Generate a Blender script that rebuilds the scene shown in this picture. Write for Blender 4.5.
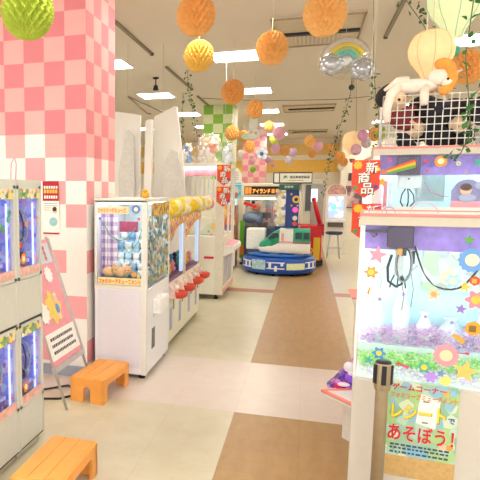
import bpy, bmesh, math, random
from mathutils import Vector, Matrix
PI = math.pi
random.seed(7)
S = bpy.context.scene
for o in list(bpy.data.objects): bpy.data.objects.remove(o)

# ---------------------------------------------------------------- camera
cd = bpy.data.cameras.new('camera'); cam = bpy.data.objects.new('camera', cd); S.collection.objects.link(cam); S.camera = cam
R = Matrix(((0.9499439487, -0.0394697409, 0.3099171403), (0.3124167520, 0.1152290358, -0.9429305607), (0.0015057717, 0.9925544866, 0.1217921336)))
# rows are the world axes in camera space, with the view axis along -z
cam.matrix_world = Matrix.Translation((0, 0, 1.6)) @ R.to_4x4()
cd.sensor_width = 36; cd.lens = 36 * 581 / 480; cd.shift_x = (240 - 115) / 480; cd.shift_y = (261 - 240) / 480
cd.clip_start = .05; cd.clip_end = 100

# ---------------------------------------------------------------- world, exposure
W = bpy.data.worlds.new('world'); S.world = W; W.use_nodes = True
W.node_tree.nodes['Background'].inputs[0].default_value = (1.0, .995, .985, 1)
W.node_tree.nodes['Background'].inputs[1].default_value = 1.25
S.view_settings.view_transform = 'Standard'; S.view_settings.look = 'None'
S.view_settings.exposure = 1.12; S.view_settings.gamma = 1
LAMP = 9.0          # emission of the ceiling panels
LED = 6.0           # emission of the strips inside the prize machines

# ---------------------------------------------------------------- materials
def lin(h):
    h = h.lstrip('#'); c = [int(h[i:i+2], 16) / 255 for i in (0, 2, 4)]
    return tuple(x / 12.92 if x <= .04045 else ((x + .055) / 1.055) ** 2.4 for x in c) + (1,)
_m = {}
def M(h, rough=.5, metal=0, emit=0, var=.04, scale=25, trans=0, spec=.4):
    k = (h, rough, metal, emit, var, scale, trans, spec)
    if k in _m: return _m[k]
    m = bpy.data.materials.new('mat_' + h.strip('#') + str(len(_m))); m.use_nodes = True
    nt = m.node_tree; b = nt.nodes['Principled BSDF']
    b.inputs['Roughness'].default_value = rough; b.inputs['Metallic'].default_value = metal
    b.inputs['Specular IOR Level'].default_value = spec
    c = lin(h)
    tc = nt.nodes.new('ShaderNodeTexCoord'); n = nt.nodes.new('ShaderNodeTexNoise'); n.inputs['Scale'].default_value = scale; n.inputs['Detail'].default_value = 3
    nt.links.new(tc.outputs['Object'], n.inputs['Vector'])
    r = nt.nodes.new('ShaderNodeValToRGB')
    r.color_ramp.elements[0].position = .3; r.color_ramp.elements[1].position = .7
    r.color_ramp.elements[0].color = tuple(max(0, x * (1 - var * 2)) for x in c[:3]) + (1,)
    r.color_ramp.elements[1].color = tuple(min(1, x * (1 + var)) for x in c[:3]) + (1,)
    nt.links.new(n.outputs['Fac'], r.inputs['Fac']); nt.links.new(r.outputs['Color'], b.inputs['Base Color'])
    if emit:
        b.inputs['Emission Color'].default_value = c; b.inputs['Emission Strength'].default_value = emit
    if trans:
        out = nt.nodes['Material Output']; t = nt.nodes.new('ShaderNodeBsdfTranslucent'); mx = nt.nodes.new('ShaderNodeMixShader')
        mx.inputs[0].default_value = trans; nt.links.new(r.outputs['Color'], t.inputs['Color'])
        nt.links.new(b.outputs[0], mx.inputs[1]); nt.links.new(t.outputs[0], mx.inputs[2]); nt.links.new(mx.outputs[0], out.inputs['Surface'])
    _m[k] = m; return m
def glass(name='clear_pane', fac=.022, tint=(1, 1, 1, 1), rough=.02):
    m = bpy.data.materials.new(name); m.use_nodes = True; nt = m.node_tree
    nt.nodes.remove(nt.nodes['Principled BSDF']); out = nt.nodes['Material Output']
    t = nt.nodes.new('ShaderNodeBsdfTransparent'); t.inputs[0].default_value = tint
    g = nt.nodes.new('ShaderNodeBsdfGlossy'); g.inputs['Roughness'].default_value = rough
    mx = nt.nodes.new('ShaderNodeMixShader'); mx.inputs[0].default_value = fac
    nt.links.new(t.outputs[0], mx.inputs[1]); nt.links.new(g.outputs[0], mx.inputs[2]); nt.links.new(mx.outputs[0], out.inputs['Surface'])
    return m
GLASS = glass(); FOIL = glass('clear_foil', .22, (.97, .97, .97, 1), .12); BAG = glass('clear_bag', .16, (.97, .98, 1, 1), .2)
def tilemat(name, h, h2, bw, rh, off=0, rough=.32, grain=(6, 6, 1), mort=.86, amt=.06):
    m = bpy.data.materials.new(name); m.use_nodes = True; nt = m.node_tree; b = nt.nodes['Principled BSDF']
    b.inputs['Roughness'].default_value = rough; b.inputs['Specular IOR Level'].default_value = .45
    tc = nt.nodes.new('ShaderNodeTexCoord'); br = nt.nodes.new('ShaderNodeTexBrick')
    mp0 = nt.nodes.new('ShaderNodeMapping'); mp0.inputs['Location'].default_value = (.44, -.07, 0)
    nt.links.new(tc.outputs['Object'], mp0.inputs[0]); nt.links.new(mp0.outputs[0], br.inputs['Vector'])
    br.offset = off; br.inputs['Scale'].default_value = 1; br.inputs['Brick Width'].default_value = bw; br.inputs['Row Height'].default_value = rh
    br.inputs['Mortar Size'].default_value = .0022; br.inputs['Mortar Smooth'].default_value = .3
    a = lin(h)
    br.inputs['Color1'].default_value = a; br.inputs['Color2'].default_value = tuple(x * .985 for x in a[:3]) + (1,)
    br.inputs['Mortar'].default_value = tuple(x * mort for x in a[:3]) + (1,)
    mp = nt.nodes.new('ShaderNodeMapping'); mp.inputs['Scale'].default_value = grain; nt.links.new(tc.outputs['Object'], mp.inputs[0])
    n = nt.nodes.new('ShaderNodeTexNoise'); n.inputs['Scale'].default_value = 1; n.inputs['Detail'].default_value = 8; n.inputs['Roughness'].default_value = .65
    nt.links.new(mp.outputs[0], n.inputs['Vector'])
    mx = nt.nodes.new('ShaderNodeMix'); mx.data_type = 'RGBA'; mx.blend_type = 'MULTIPLY'; mx.inputs[0].default_value = 1
    r = nt.nodes.new('ShaderNodeValToRGB'); r.color_ramp.elements[0].position = .35; r.color_ramp.elements[1].position = .65
    r.color_ramp.elements[0].color = (1 - amt * 1.6, 1 - amt * 2, 1 - amt * 2.4, 1); r.color_ramp.elements[1].color = (1, 1, 1, 1)
    nt.links.new(n.outputs['Fac'], r.inputs[0]); nt.links.new(br.outputs['Color'], mx.inputs[6]); nt.links.new(r.outputs[0], mx.inputs[7])
    nt.links.new(mx.outputs[2], b.inputs['Base Color'])
    return m
def confetti(name, cols, scale=40, clear=None, rough=.4):
    """printed sheet of small coloured patches (voronoi cells)"""
    m = bpy.data.materials.new(name); m.use_nodes = True; nt = m.node_tree; b = nt.nodes['Principled BSDF']; b.inputs['Roughness'].default_value = rough
    tc = nt.nodes.new('ShaderNodeTexCoord'); v = nt.nodes.new('ShaderNodeTexVoronoi'); v.inputs['Scale'].default_value = scale
    nt.links.new(tc.outputs['Object'], v.inputs['Vector'])
    r = nt.nodes.new('ShaderNodeValToRGB'); r.color_ramp.interpolation = 'CONSTANT'
    sp = nt.nodes.new('ShaderNodeSeparateColor'); nt.links.new(v.outputs['Color'], sp.inputs[0])
    el = r.color_ramp.elements; n = len(cols)
    el[0].position = 0; el[0].color = lin(cols[0]); el[1].position = 1 / n; el[1].color = lin(cols[1 % n])
    for i in range(2, n): e = el.new(i / n); e.color = lin(cols[i])
    nt.links.new(sp.outputs[0], r.inputs[0]); nt.links.new(r.outputs[0], b.inputs['Base Color'])
    if clear is not None:
        out = nt.nodes['Material Output']; t = nt.nodes.new('ShaderNodeBsdfTransparent'); mx = nt.nodes.new('ShaderNodeMixShader')
        g = nt.nodes.new('ShaderNodeMath'); g.operation = 'GREATER_THAN'; g.inputs[1].default_value = 1 - clear
        nt.links.new(sp.outputs[1], g.inputs[0]); nt.links.new(g.outputs[0], mx.inputs[0]); nt.links.new(b.outputs[0], mx.inputs[1]); nt.links.new(t.outputs[0], mx.inputs[2]); nt.links.new(mx.outputs[0], out.inputs['Surface'])
    return m
def plaid(name, h1, h2, h3, sc):
    m = bpy.data.materials.new(name); m.use_nodes = True; nt = m.node_tree; b = nt.nodes['Principled BSDF']; b.inputs['Roughness'].default_value = .8
    tc = nt.nodes.new('ShaderNodeTexCoord')
    outs = []
    for ax in ('X', 'Z'):
        w = nt.nodes.new('ShaderNodeTexWave'); w.wave_type = 'BANDS'; w.bands_direction = ax; w.inputs['Scale'].default_value = sc
        nt.links.new(tc.outputs['Object'], w.inputs['Vector'])
        g = nt.nodes.new('ShaderNodeMath'); g.operation = 'GREATER_THAN'; g.inputs[1].default_value = .5; nt.links.new(w.outputs['Fac'], g.inputs[0]); outs.append(g)
    s = nt.nodes.new('ShaderNodeMath'); s.operation = 'ADD'; nt.links.new(outs[0].outputs[0], s.inputs[0]); nt.links.new(outs[1].outputs[0], s.inputs[1])
    d = nt.nodes.new('ShaderNodeMath'); d.operation = 'MULTIPLY'; d.inputs[1].default_value = .45; nt.links.new(s.outputs[0], d.inputs[0])
    r = nt.nodes.new('ShaderNodeValToRGB'); r.color_ramp.interpolation = 'CONSTANT'; el = r.color_ramp.elements
    el[0].position = 0; el[0].color = lin(h1); el[1].position = .4; el[1].color = lin(h2); e = el.new(.8); e.color = lin(h3)
    nt.links.new(d.outputs[0], r.inputs[0]); nt.links.new(r.outputs[0], b.inputs['Base Color']); return m

WHITE = M('#f1eee8', .35, var=.015); CREAM = M('#e6e2d8', .4, var=.02); LILAC = M('#e2dde6', .45, var=.01)
SILVER = M('#c9c9c7', .3, .6); DARK = M('#25252b', .5); BLACKC = M('#17181f', .35); CORAL = M('#ff8f86', .4, var=.02)
RED = M('#d8242c', .35); PINKT = M('#f6a9ae', .45)
ORANGE = M('#f39a2b', .7, trans=.25); GOLD = M('#f2ca66', .85, trans=.1, spec=.05); LIME = M('#bccc52', .85, trans=.1, spec=.05)

# ---------------------------------------------------------------- geometry helpers
class MB:
    def __init__(s): s.bm = bmesh.new(); s.mi = 0
    def _fin(s, verts, faces, mat=None):
        if mat is not None:
            for v in verts: v.co = mat @ v.co
        for f in faces: f.material_index = s.mi
        return s
    def box(s, a, b, bev=0, mat=None):
        vs = [s.bm.verts.new((x, y, z)) for x in (a[0], b[0]) for y in (a[1], b[1]) for z in (a[2], b[2])]
        fs = [s.bm.faces.new([vs[i] for i in q]) for q in ((0, 1, 3, 2), (4, 6, 7, 5), (0, 4, 5, 1), (2, 3, 7, 6), (0, 2, 6, 4), (1, 5, 7, 3))]
        bmesh.ops.recalc_face_normals(s.bm, faces=fs)
        if bev:
            es = list({e for f in fs for e in f.edges})
            r = bmesh.ops.bevel(s.bm, geom=es, offset=bev, segments=2, affect='EDGES', profile=.5)
            vs = list({v for f in r['faces'] for v in f.verts} | {v for v in vs if v.is_valid})
            fs = list({f for v in vs for f in v.link_faces})
        return s._fin(vs, fs, mat)
    def prism(s, pts, y0, y1, mat=None, hole=None):
        """outline in x-z, extruded along y"""
        a = [s.bm.verts.new((p[0], y0, p[1])) for p in pts]; b = [s.bm.verts.new((p[0], y1, p[1])) for p in pts]
        fs = [s.bm.faces.new(a), s.bm.faces.new(b[::-1])]
        n = len(pts)
        for i in range(n): fs.append(s.bm.faces.new((a[i], b[i], b[(i+1) % n], a[(i+1) % n])))
        bmesh.ops.recalc_face_normals(s.bm, faces=fs)
        return s._fin(a + b, fs, mat)
    def tube(s, pts, r, seg=8, close=False):
        pts = [Vector(p) for p in pts]; n = len(pts); rs = r if isinstance(r, (list, tuple)) else [r] * n
        rings = []; up = Vector((0, 0, 1)); px = None
        for i, p in enumerate(pts):
            t = (pts[(i+1) % n] - pts[i-1]) if close else (pts[min(i+1, n-1)] - pts[max(i-1, 0)])
            t.normalize()
            if px is None: px = t.cross(up if abs(t.z) < .9 else Vector((1, 0, 0))).normalized()
            px = (px - t * px.dot(t)).normalized(); py = t.cross(px)
            rings.append([s.bm.verts.new(p + (px * math.cos(2*PI*k/seg) + py * math.sin(2*PI*k/seg)) * rs[i]) for k in range(seg)])
        fs = []
        for i in range(n if close else n - 1):
            A, B = rings[i], rings[(i+1) % n]
            for k in range(seg): fs.append(s.bm.faces.new((A[k], A[(k+1) % seg], B[(k+1) % seg], B[k])))
        if not close: fs += [s.bm.faces.new(rings[0][::-1]), s.bm.faces.new(rings[-1])]
        for f in fs: f.smooth = True
        bmesh.ops.recalc_face_normals(s.bm, faces=fs)
        return s._fin([], fs)
    def lathe(s, prof, c=(0, 0, 0), seg=24, smooth=True, cap=True, mat=None):
        rings = [[s.bm.verts.new((c[0] + r * math.cos(2*PI*k/seg), c[1] + r * math.sin(2*PI*k/seg), c[2] + z)) for k in range(seg)] for r, z in prof]
        fs = []
        for A, B in zip(rings, rings[1:]):
            for k in range(seg): fs.append(s.bm.faces.new((A[k], A[(k+1) % seg], B[(k+1) % seg], B[k])))
        if cap: fs += [s.bm.faces.new(rings[0][::-1]), s.bm.faces.new(rings[-1])]
        for f in fs: f.smooth = smooth
        bmesh.ops.recalc_face_normals(s.bm, faces=fs)
        return s._fin([v for r in rings for v in r], fs, mat)
    def ball(s, c, r, seg=14, rings=9, sc=(1, 1, 1)):
        m = Matrix.Translation(c) @ Matrix.Diagonal((sc[0]*r, sc[1]*r, sc[2]*r, 1))
        res = bmesh.ops.create_uvsphere(s.bm, u_segments=seg, v_segments=rings, radius=1, matrix=m)
        fs = list({f for v in res['verts'] for f in v.link_faces})
        for f in fs: f.smooth = True
        return s._fin([], fs)
    def build(s, name, mats, parent=None, loc=None, rot=None):
        me = bpy.data.meshes.new(name); s.bm.to_mesh(me); s.bm.free()
        for m in (mats if isinstance(mats, (list, tuple)) else [mats]): me.materials.append(m)
        o = bpy.data.objects.new(name, me); S.collection.objects.link(o)
        if parent: o.parent = parent
        if loc: o.location = loc
        if rot: o.rotation_euler = rot
        return o
def thing(name, label, cat, loc=(0, 0, 0), rz=0, group=None):
    o = bpy.data.objects.new(name, None); S.collection.objects.link(o); o.empty_display_size = .05
    o.location = loc; o.rotation_euler = (0, 0, rz); o['label'] = label; o['category'] = cat
    if group: o['group'] = group
    return o
def tag(o, label, cat, group=None):
    o['label'] = label; o['category'] = cat
    if group: o['group'] = group
    return o
def struct(o): o['kind'] = 'structure'; return o
def dup(root, loc, rz=None, label=None, sc=None):
    r = root.copy(); S.collection.objects.link(r); r.location = loc
    if rz is not None: r.rotation_euler = (0, 0, rz)
    if sc: r.scale = (sc, sc, sc)
    if label: r['label'] = label
    for ch in list(root.children):
        c = ch.copy(); S.collection.objects.link(c); c.parent = r
        for g in list(ch.children):
            d = g.copy(); S.collection.objects.link(d); d.parent = c
    return r
def star(cx, cz, r, n=5, inner=.45, rot=0):
    return [(cx + (r if i % 2 == 0 else r*inner) * math.sin(rot + PI*i/n), cz + (r if i % 2 == 0 else r*inner) * math.cos(rot + PI*i/n)) for i in range(2*n)]
def blob(cx, cz, r, n=8, amp=.18, seg=48, rot=0):
    return [(cx + r*(1 + amp*math.cos(n*t + rot)) * math.cos(t), cz + r*(1 + amp*math.cos(n*t + rot)) * math.sin(t)) for t in (2*PI*i/seg for i in range(seg))]
def rect(x0, z0, x1, z1): return [(x0, z0), (x1, z0), (x1, z1), (x0, z1)]
def write(name, body, mat, parent, pos, w, h, rot=(PI/2, 0, 0), bold=.0, roll=0, depth=.0015, label=None):
    """lettering fitted to w x h, centred on pos; stands in x-z facing -y by default"""
    cu = bpy.data.curves.new('t', 'FONT'); cu.body = body; cu.size = 1; cu.extrude = .004; cu.offset = bold; cu.align_x = 'CENTER'; cu.resolution_u = 3
    to = bpy.data.objects.new('t', cu); S.collection.objects.link(to)
    bpy.context.view_layer.update()
    me = bpy.data.meshes.new_from_object(to.evaluated_get(bpy.context.evaluated_depsgraph_get()))
    bpy.data.objects.remove(to)
    vs = me.vertices
    if len(vs):
        x0 = min(v.co.x for v in vs); x1 = max(v.co.x for v in vs); y0 = min(v.co.y for v in vs); y1 = max(v.co.y for v in vs)
        cr, sr = math.cos(roll), math.sin(roll)
        for v in vs:
            x = ((v.co.x - x0) / (x1 - x0) - .5) * w; y = ((v.co.y - y0) / (y1 - y0) - .5) * h; z = v.co.z / .004 * depth
            v.co = (x*cr - y*sr, x*sr + y*cr, z)
    me.materials.clear(); me.materials.append(mat)
    o = bpy.data.objects.new(name, me); S.collection.objects.link(o); o.parent = parent; o.location = pos; o.rotation_euler = rot
    if label: o['label'] = label
    return o
RX = (PI/2, 0, PI/2)      # lettering that faces +x
def sticker(kind, name, x, z, r, mat, parent, y=-.004, rot=0, mat2=None, n=8, amp=.18):
    mb = MB()
    pts = {'star': lambda: star(x, z, r, rot=rot), 'flower': lambda: blob(x, z, r, n, amp), 'gear': lambda: blob(x, z, r, 14, .07), 'disc': lambda: blob(x, z, r, 1, 0, 24)}[kind]()
    mb.prism(pts, y, y + .0015)
    if mat2:
        mb.mi = 1; mb.prism(blob(x, z, r*.52, 1, 0, 20), y - .0012, y)
        return mb.build(name, [mat, mat2], parent)
    return mb.build(name, mat, parent)

# ================================================================ the room
xs = [-9, -.44, .46, 6]; ys = [-3.5, 4.12, 5.40, 9.26, 9.58, 22]
GREENISH = tilemat('tile_cream', '#d3cab0', '', .45, .45, amt=.05, grain=(5, 5, 1), rough=.28)
PALEPINK = tilemat('tile_pale_pink', '#dccdc2', '', .45, .45, amt=.035, grain=(7, 7, 1), rough=.28)
WOOD = tilemat('tile_wood', '#b48e5c', '', .45, .15, amt=.085, grain=(14, 4, 1), rough=.36, mort=.82)
BRICK = tilemat('tile_red', '#b9785a', '', .45, .45, amt=.05)
mb = MB()
for j in range(5):
    for i in range(3):
        mb.mi = 1 if j == 1 else (2 if i == 1 else (3 if j == 3 else 0))
        q = [mb.bm.verts.new(p) for p in ((xs[i], ys[j], 0), (xs[i+1], ys[j], 0), (xs[i+1], ys[j+1], 0), (xs[i], ys[j+1], 0))]
        mb.bm.faces.new(q).material_index = mb.mi
struct(mb.build('floor', [GREENISH, PALEPINK, WOOD, BRICK]))
CEIL = M('#e3dace', .9, var=.015, scale=.7)
struct(MB().box((-9, -3.5, 3.4), (6, 22, 3.5)).build('ceiling', CEIL))
WALL = M('#efe6d3', .85, var=.01, scale=1.5)
mb = MB().box((-9, 22, 0), (6, 22.15, 3.4)); mb.mi = 1; mb.box((-9, 21.98, 2.83), (6, 22, 3.22)); mb.mi = 2; mb.box((-9, 21.98, 2.22), (6, 22, 2.66))
struct(mb.build('wall_back', [WALL, M('#f0cf84', .8), M('#f5c763', .8)]))
struct(MB().box((-9.15, -3.5, 0), (-9, 22, 3.4)).build('wall_left', WALL))
struct(MB().box((6, -3.5, 0), (6.15, 22, 3.4)).build('wall_right', WALL))
struct(MB().box((-9, 21.94, 0), (6, 21.98, .12)).build('baseboard_back', M('#8a7a68', .6)))

# checked pillars
def pillar(name, x0, x1, y0, y1, cell, cols, front, side, corner_x='right', z1=3.4):
    mb = MB(); nz = int(math.ceil(z1 / cell)) + 1
    zz = [max(0, z1 - .01 - 0 - k*cell) for k in range(nz + 1)]
    def quad(a, b, c, d, mi):
        f = mb.bm.faces.new([mb.bm.verts.new(p) for p in (a, b, c, d)]); f.material_index = mi
    top = front['top']
    cz = cell*1.035
    for k in range(-3, 40):
        a = min(z1, top - k*cz); b = max(0, top - (k+1)*cz)
        if a <= b: continue
        n = max(1, round((x1 - x0) / cell)); w = (x1 - x0) / n
        for i in range(n):
            xr = x1 - i*w; quad((xr-w, y0, b), (xr, y0, b), (xr, y0, a), (xr-w, y0, a), front['f'](i, k))
            quad((xr, y1, b), (xr-w, y1, b), (xr-w, y1, a), (xr, y1, a), front['f'](i, k+1))
        n = max(1, round((y1 - y0) / cell)); w = (y1 - y0) / n
        for j in range(n):
            ya = y0 + j*w; quad((x1, ya, b), (x1, ya+w, b), (x1, ya+w, a), (x1, ya, a), side(j, k))
            quad((x0, ya+w, b), (x0, ya, b), (x0, ya, a), (x0, ya+w, a), side(j, k+1))
    o = mb.build(name, cols); return struct(o)
def pf(i, k):
    dark = (i + k) % 2 == 1
    if k <= 4: return 0 if dark else 1
    if k == 5: return {0: 0, 1: 1, 2: 2, 3: 1}.get(i, 2)
    if k == 6: return {0: 3, 1: 2, 2: 3}.get(i, 2)
    return 3 if (i, k) in {(1, 7), (0, 8), (1, 10), (0, 12), (3, 9), (2, 14), (1, 14), (3, 12)} else 2
def ps(j, k):
    dark = (j + k) % 2 == 0
    if k <= 4: return 0 if dark else 1
    if k == 5: return 0 if dark else 1
    if k <= 7: return 3 if (j + k) % 2 else 2
    return 3 if (j, k) in {(0, 10), (2, 9), (0, 14), (3, 11)} else 2
pillar('wall_pillar', -2.66, -1.735, 4.52, 5.27, .1875, [M('#df8087', .6, var=.02, scale=4), M('#f0aaa6', .6, var=.02, scale=4), M('#efe8e2', .6, var=.01), M('#eea2a5', .6, var=.02, scale=4)], {'top': 3.03, 'f': pf}, ps)
struct(MB().box((-2.68, 4.5, 0), (-1.725, 5.29, .09)).build('baseboard_pillar', M('#9aa0ad', .5)))
pillar('wall_green_pillar', -2.19, -1.56, 12.75, 13.5, .19, [M('#8cc04a', .6), M('#dbe3b0', .6), M('#f1ecd8', .6)], {'top': 3.4, 'f': lambda i, k: (0 if (i+k) % 2 == 0 else 1) if k < 8 else 2}, lambda j, k: 1 if k % 3 == 0 else 2)
pillar('wall_pink_pillar', -2.1, -1.36, 20, 20.7, .19, [M('#f2949e', .6), M('#f7c4bd', .6), M('#f3ece0', .6)], {'top': 3.4, 'f': lambda i, k: (0 if (i+k) % 2 == 0 else 1) if k < 11 else 2}, lambda j, k: 1)
struct(MB().box((1.02, 20.6, 0), (6, 21.9, 3.4)).build('wall_far_bay', WALL))

# ceiling fittings
LMAT = M('#fffdf5', .5, emit=LAMP, var=0)
def lamp():
    t = thing('ceiling_light', 'square flush white ceiling light panel', 'ceiling light', (0, 0, 3.4), 0, 'square ceiling light panels')
    fr = MB()
    for a, b in (((-.32, -.32), (.32, -.3)), ((-.32, .3), (.32, .32)), ((-.32, -.3), (-.3, .3)), ((.3, -.3), (.32, .3))): fr.box((a[0], a[1], -.02), (b[0], b[1], 0))
    fr.build('frame', WHITE, t); MB().box((-.3, -.3, -.012), (.3, .3, -.002)).build('light_panel', LMAT, t)
    return t
L0 = None
ordn = ['nearest', 'second nearest', 'third', 'fourth', 'fifth', 'sixth', 'seventh', 'farthest']
for cx, where in ((-4.7, 'column farthest left'), (-2.82, 'column beside the pink pillar'), (-1.0, 'column above the aisle balls'), (1.86, 'column above the right catchers'), (3.7, 'column farthest right')):
    for i, cy in enumerate((-.5, 2.4, 5.3, 8.2, 11.1, 14.0, 16.9, 19.8)):
        lab = '%s square white ceiling light panel in the %s' % (ordn[i], where)
        if L0 is None: L0 = lamp(); L0.location = (cx, cy, 3.4); L0['label'] = lab
        else: dup(L0, (cx, cy, 3.4), label=lab)
RAIL = M('#8f8271', .5, .3)
def rail(x, y0, y1, lab):
    t = thing('ceiling_rail', lab, 'ceiling rail', (x, y0, 3.4)); L = y1 - y0
    MB().box((-.018, 0, -.028), (.018, L, 0)).build('channel', RAIL, t); MB().box((-.02, L-.06, -.034), (.02, L, 0)).build('end_cap', DARK, t)
rail(-2.03, 5.0, 7.75, 'nearest dark track rail on ceiling beside pink pillar')
rail(-2.04, 8.6, 10.6, 'middle dark track rail on ceiling with ivy at its far end')
rail(-2.08, 11.4, 13.4, 'far short dark track rail on ceiling near green pillar')
rail(.80, 5.2, 7.75, 'long dark track rail on ceiling above the hot air balloon lanterns')
def ac(x0, x1, y0, y1, lab, slot=None, grille=None):
    t = thing('ceiling_vent', lab, 'air conditioner', ((x0+x1)/2, (y0+y1)/2, 3.4)); w = (x1-x0)/2; d = (y1-y0)/2
    MB().box((-w, -d, -.02), (w, d, 0), .006).build('housing', M('#d4c7ae', .5), t)
    f = MB(); f.box((-w, -d, -.035), (w, -d+.015, -.018)); f.box((-w, -d, -.035), (-w+.015, d, -.018)); f.box((w-.015, -d, -.035), (w, d, -.018)); f.box((-w, d-.015, -.035), (w, d, -.018)); f.build('frame', M('#a8997e', .5), t)
    MB().box((-w*.8, -.03, -.045), (w-.02, .05, -.018)).build('air_slot', DARK, t)
    g = MB().box((-w*.55, .10, -.028), (w*.55, d-.06, -.018)); g.mi = 1
    for i in range(11): g.box((-w*.52 + i*w*.10, .12, -.032), (-w*.52 + i*w*.10 + .02, d-.1, -.026))
    g.build('grille', [M('#c4b8a2', .5), M('#dcd2c0', .5)], t)
ac(-.44, .50, 6.58, 7.85, 'nearest cassette air conditioner in the ceiling, long dark slot behind two orange balls')
ac(-.58, .50, 13.2, 14.25, 'middle cassette air conditioner in ceiling with pale centre grille')
ac(-.62, .50, 18.6, 19.5, 'farthest cassette air conditioner in ceiling above yellow wall band')
t = thing('ceiling_camera', 'small dark dome fitting hanging on thin rods near balloon lantern', 'ceiling fitting', (.53, 9, 3.4))
MB().tube([(0, 0, 0), (0, 0, -.35)], .006).build('rod', DARK, t); MB().ball((0, 0, -.37), .04).build('dome', BLACKC, t)
MB().tube([(.05, 0, 0), (.09, 0, -1.0)], .003, 5).build('wire', RAIL, t)
t = thing('ceiling_spotlight', 'small black spotlight standing out under the ceiling near white tall panels', 'spotlight', (-2.4, 9.4, 3.4))
MB().lathe([(.05, 0), (.05, -.02), (.01, -.03), (.01, -.12)]).build('mount', DARK, t); MB().lathe([(.03, -.12), (.045, -.2)]).build('spot_head', BLACKC, t)
tag(MB().tube([(-2.0, 11.5, 3.36), (-.9, 12, 3.33), (.5, 12.3, 3.34), (2.4, 11.8, 3.37)], .007, 5).build('ceiling_cable', RAIL), 'thin sagging cable strung under the ceiling', 'cable')
for px in ((-2.62, 7.2), (-2.45, 7.6)): pass
t = thing('ceiling_bracket', 'dark triangular metal bracket above the white tall panels', 'bracket', (-2.05, 7.2, 2.35))
MB().tube([(-.15, 0, .42), (.1, .05, .2), (.14, .05, .2)], .01, 5).build('strut', RAIL, t); MB().tube([(-.15, 0, .42), (.28, .1, .22)], .01, 5).build('strut', RAIL, t)
MB().tube([(-.15, 0, .42), (-.15, 0, 1.05)], .0012, 4).build('hanger', RAIL, t); MB().tube([(.28, .1, .22), (.28, .1, 1.05)], .0012, 4).build('hanger', RAIL, t)

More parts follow.
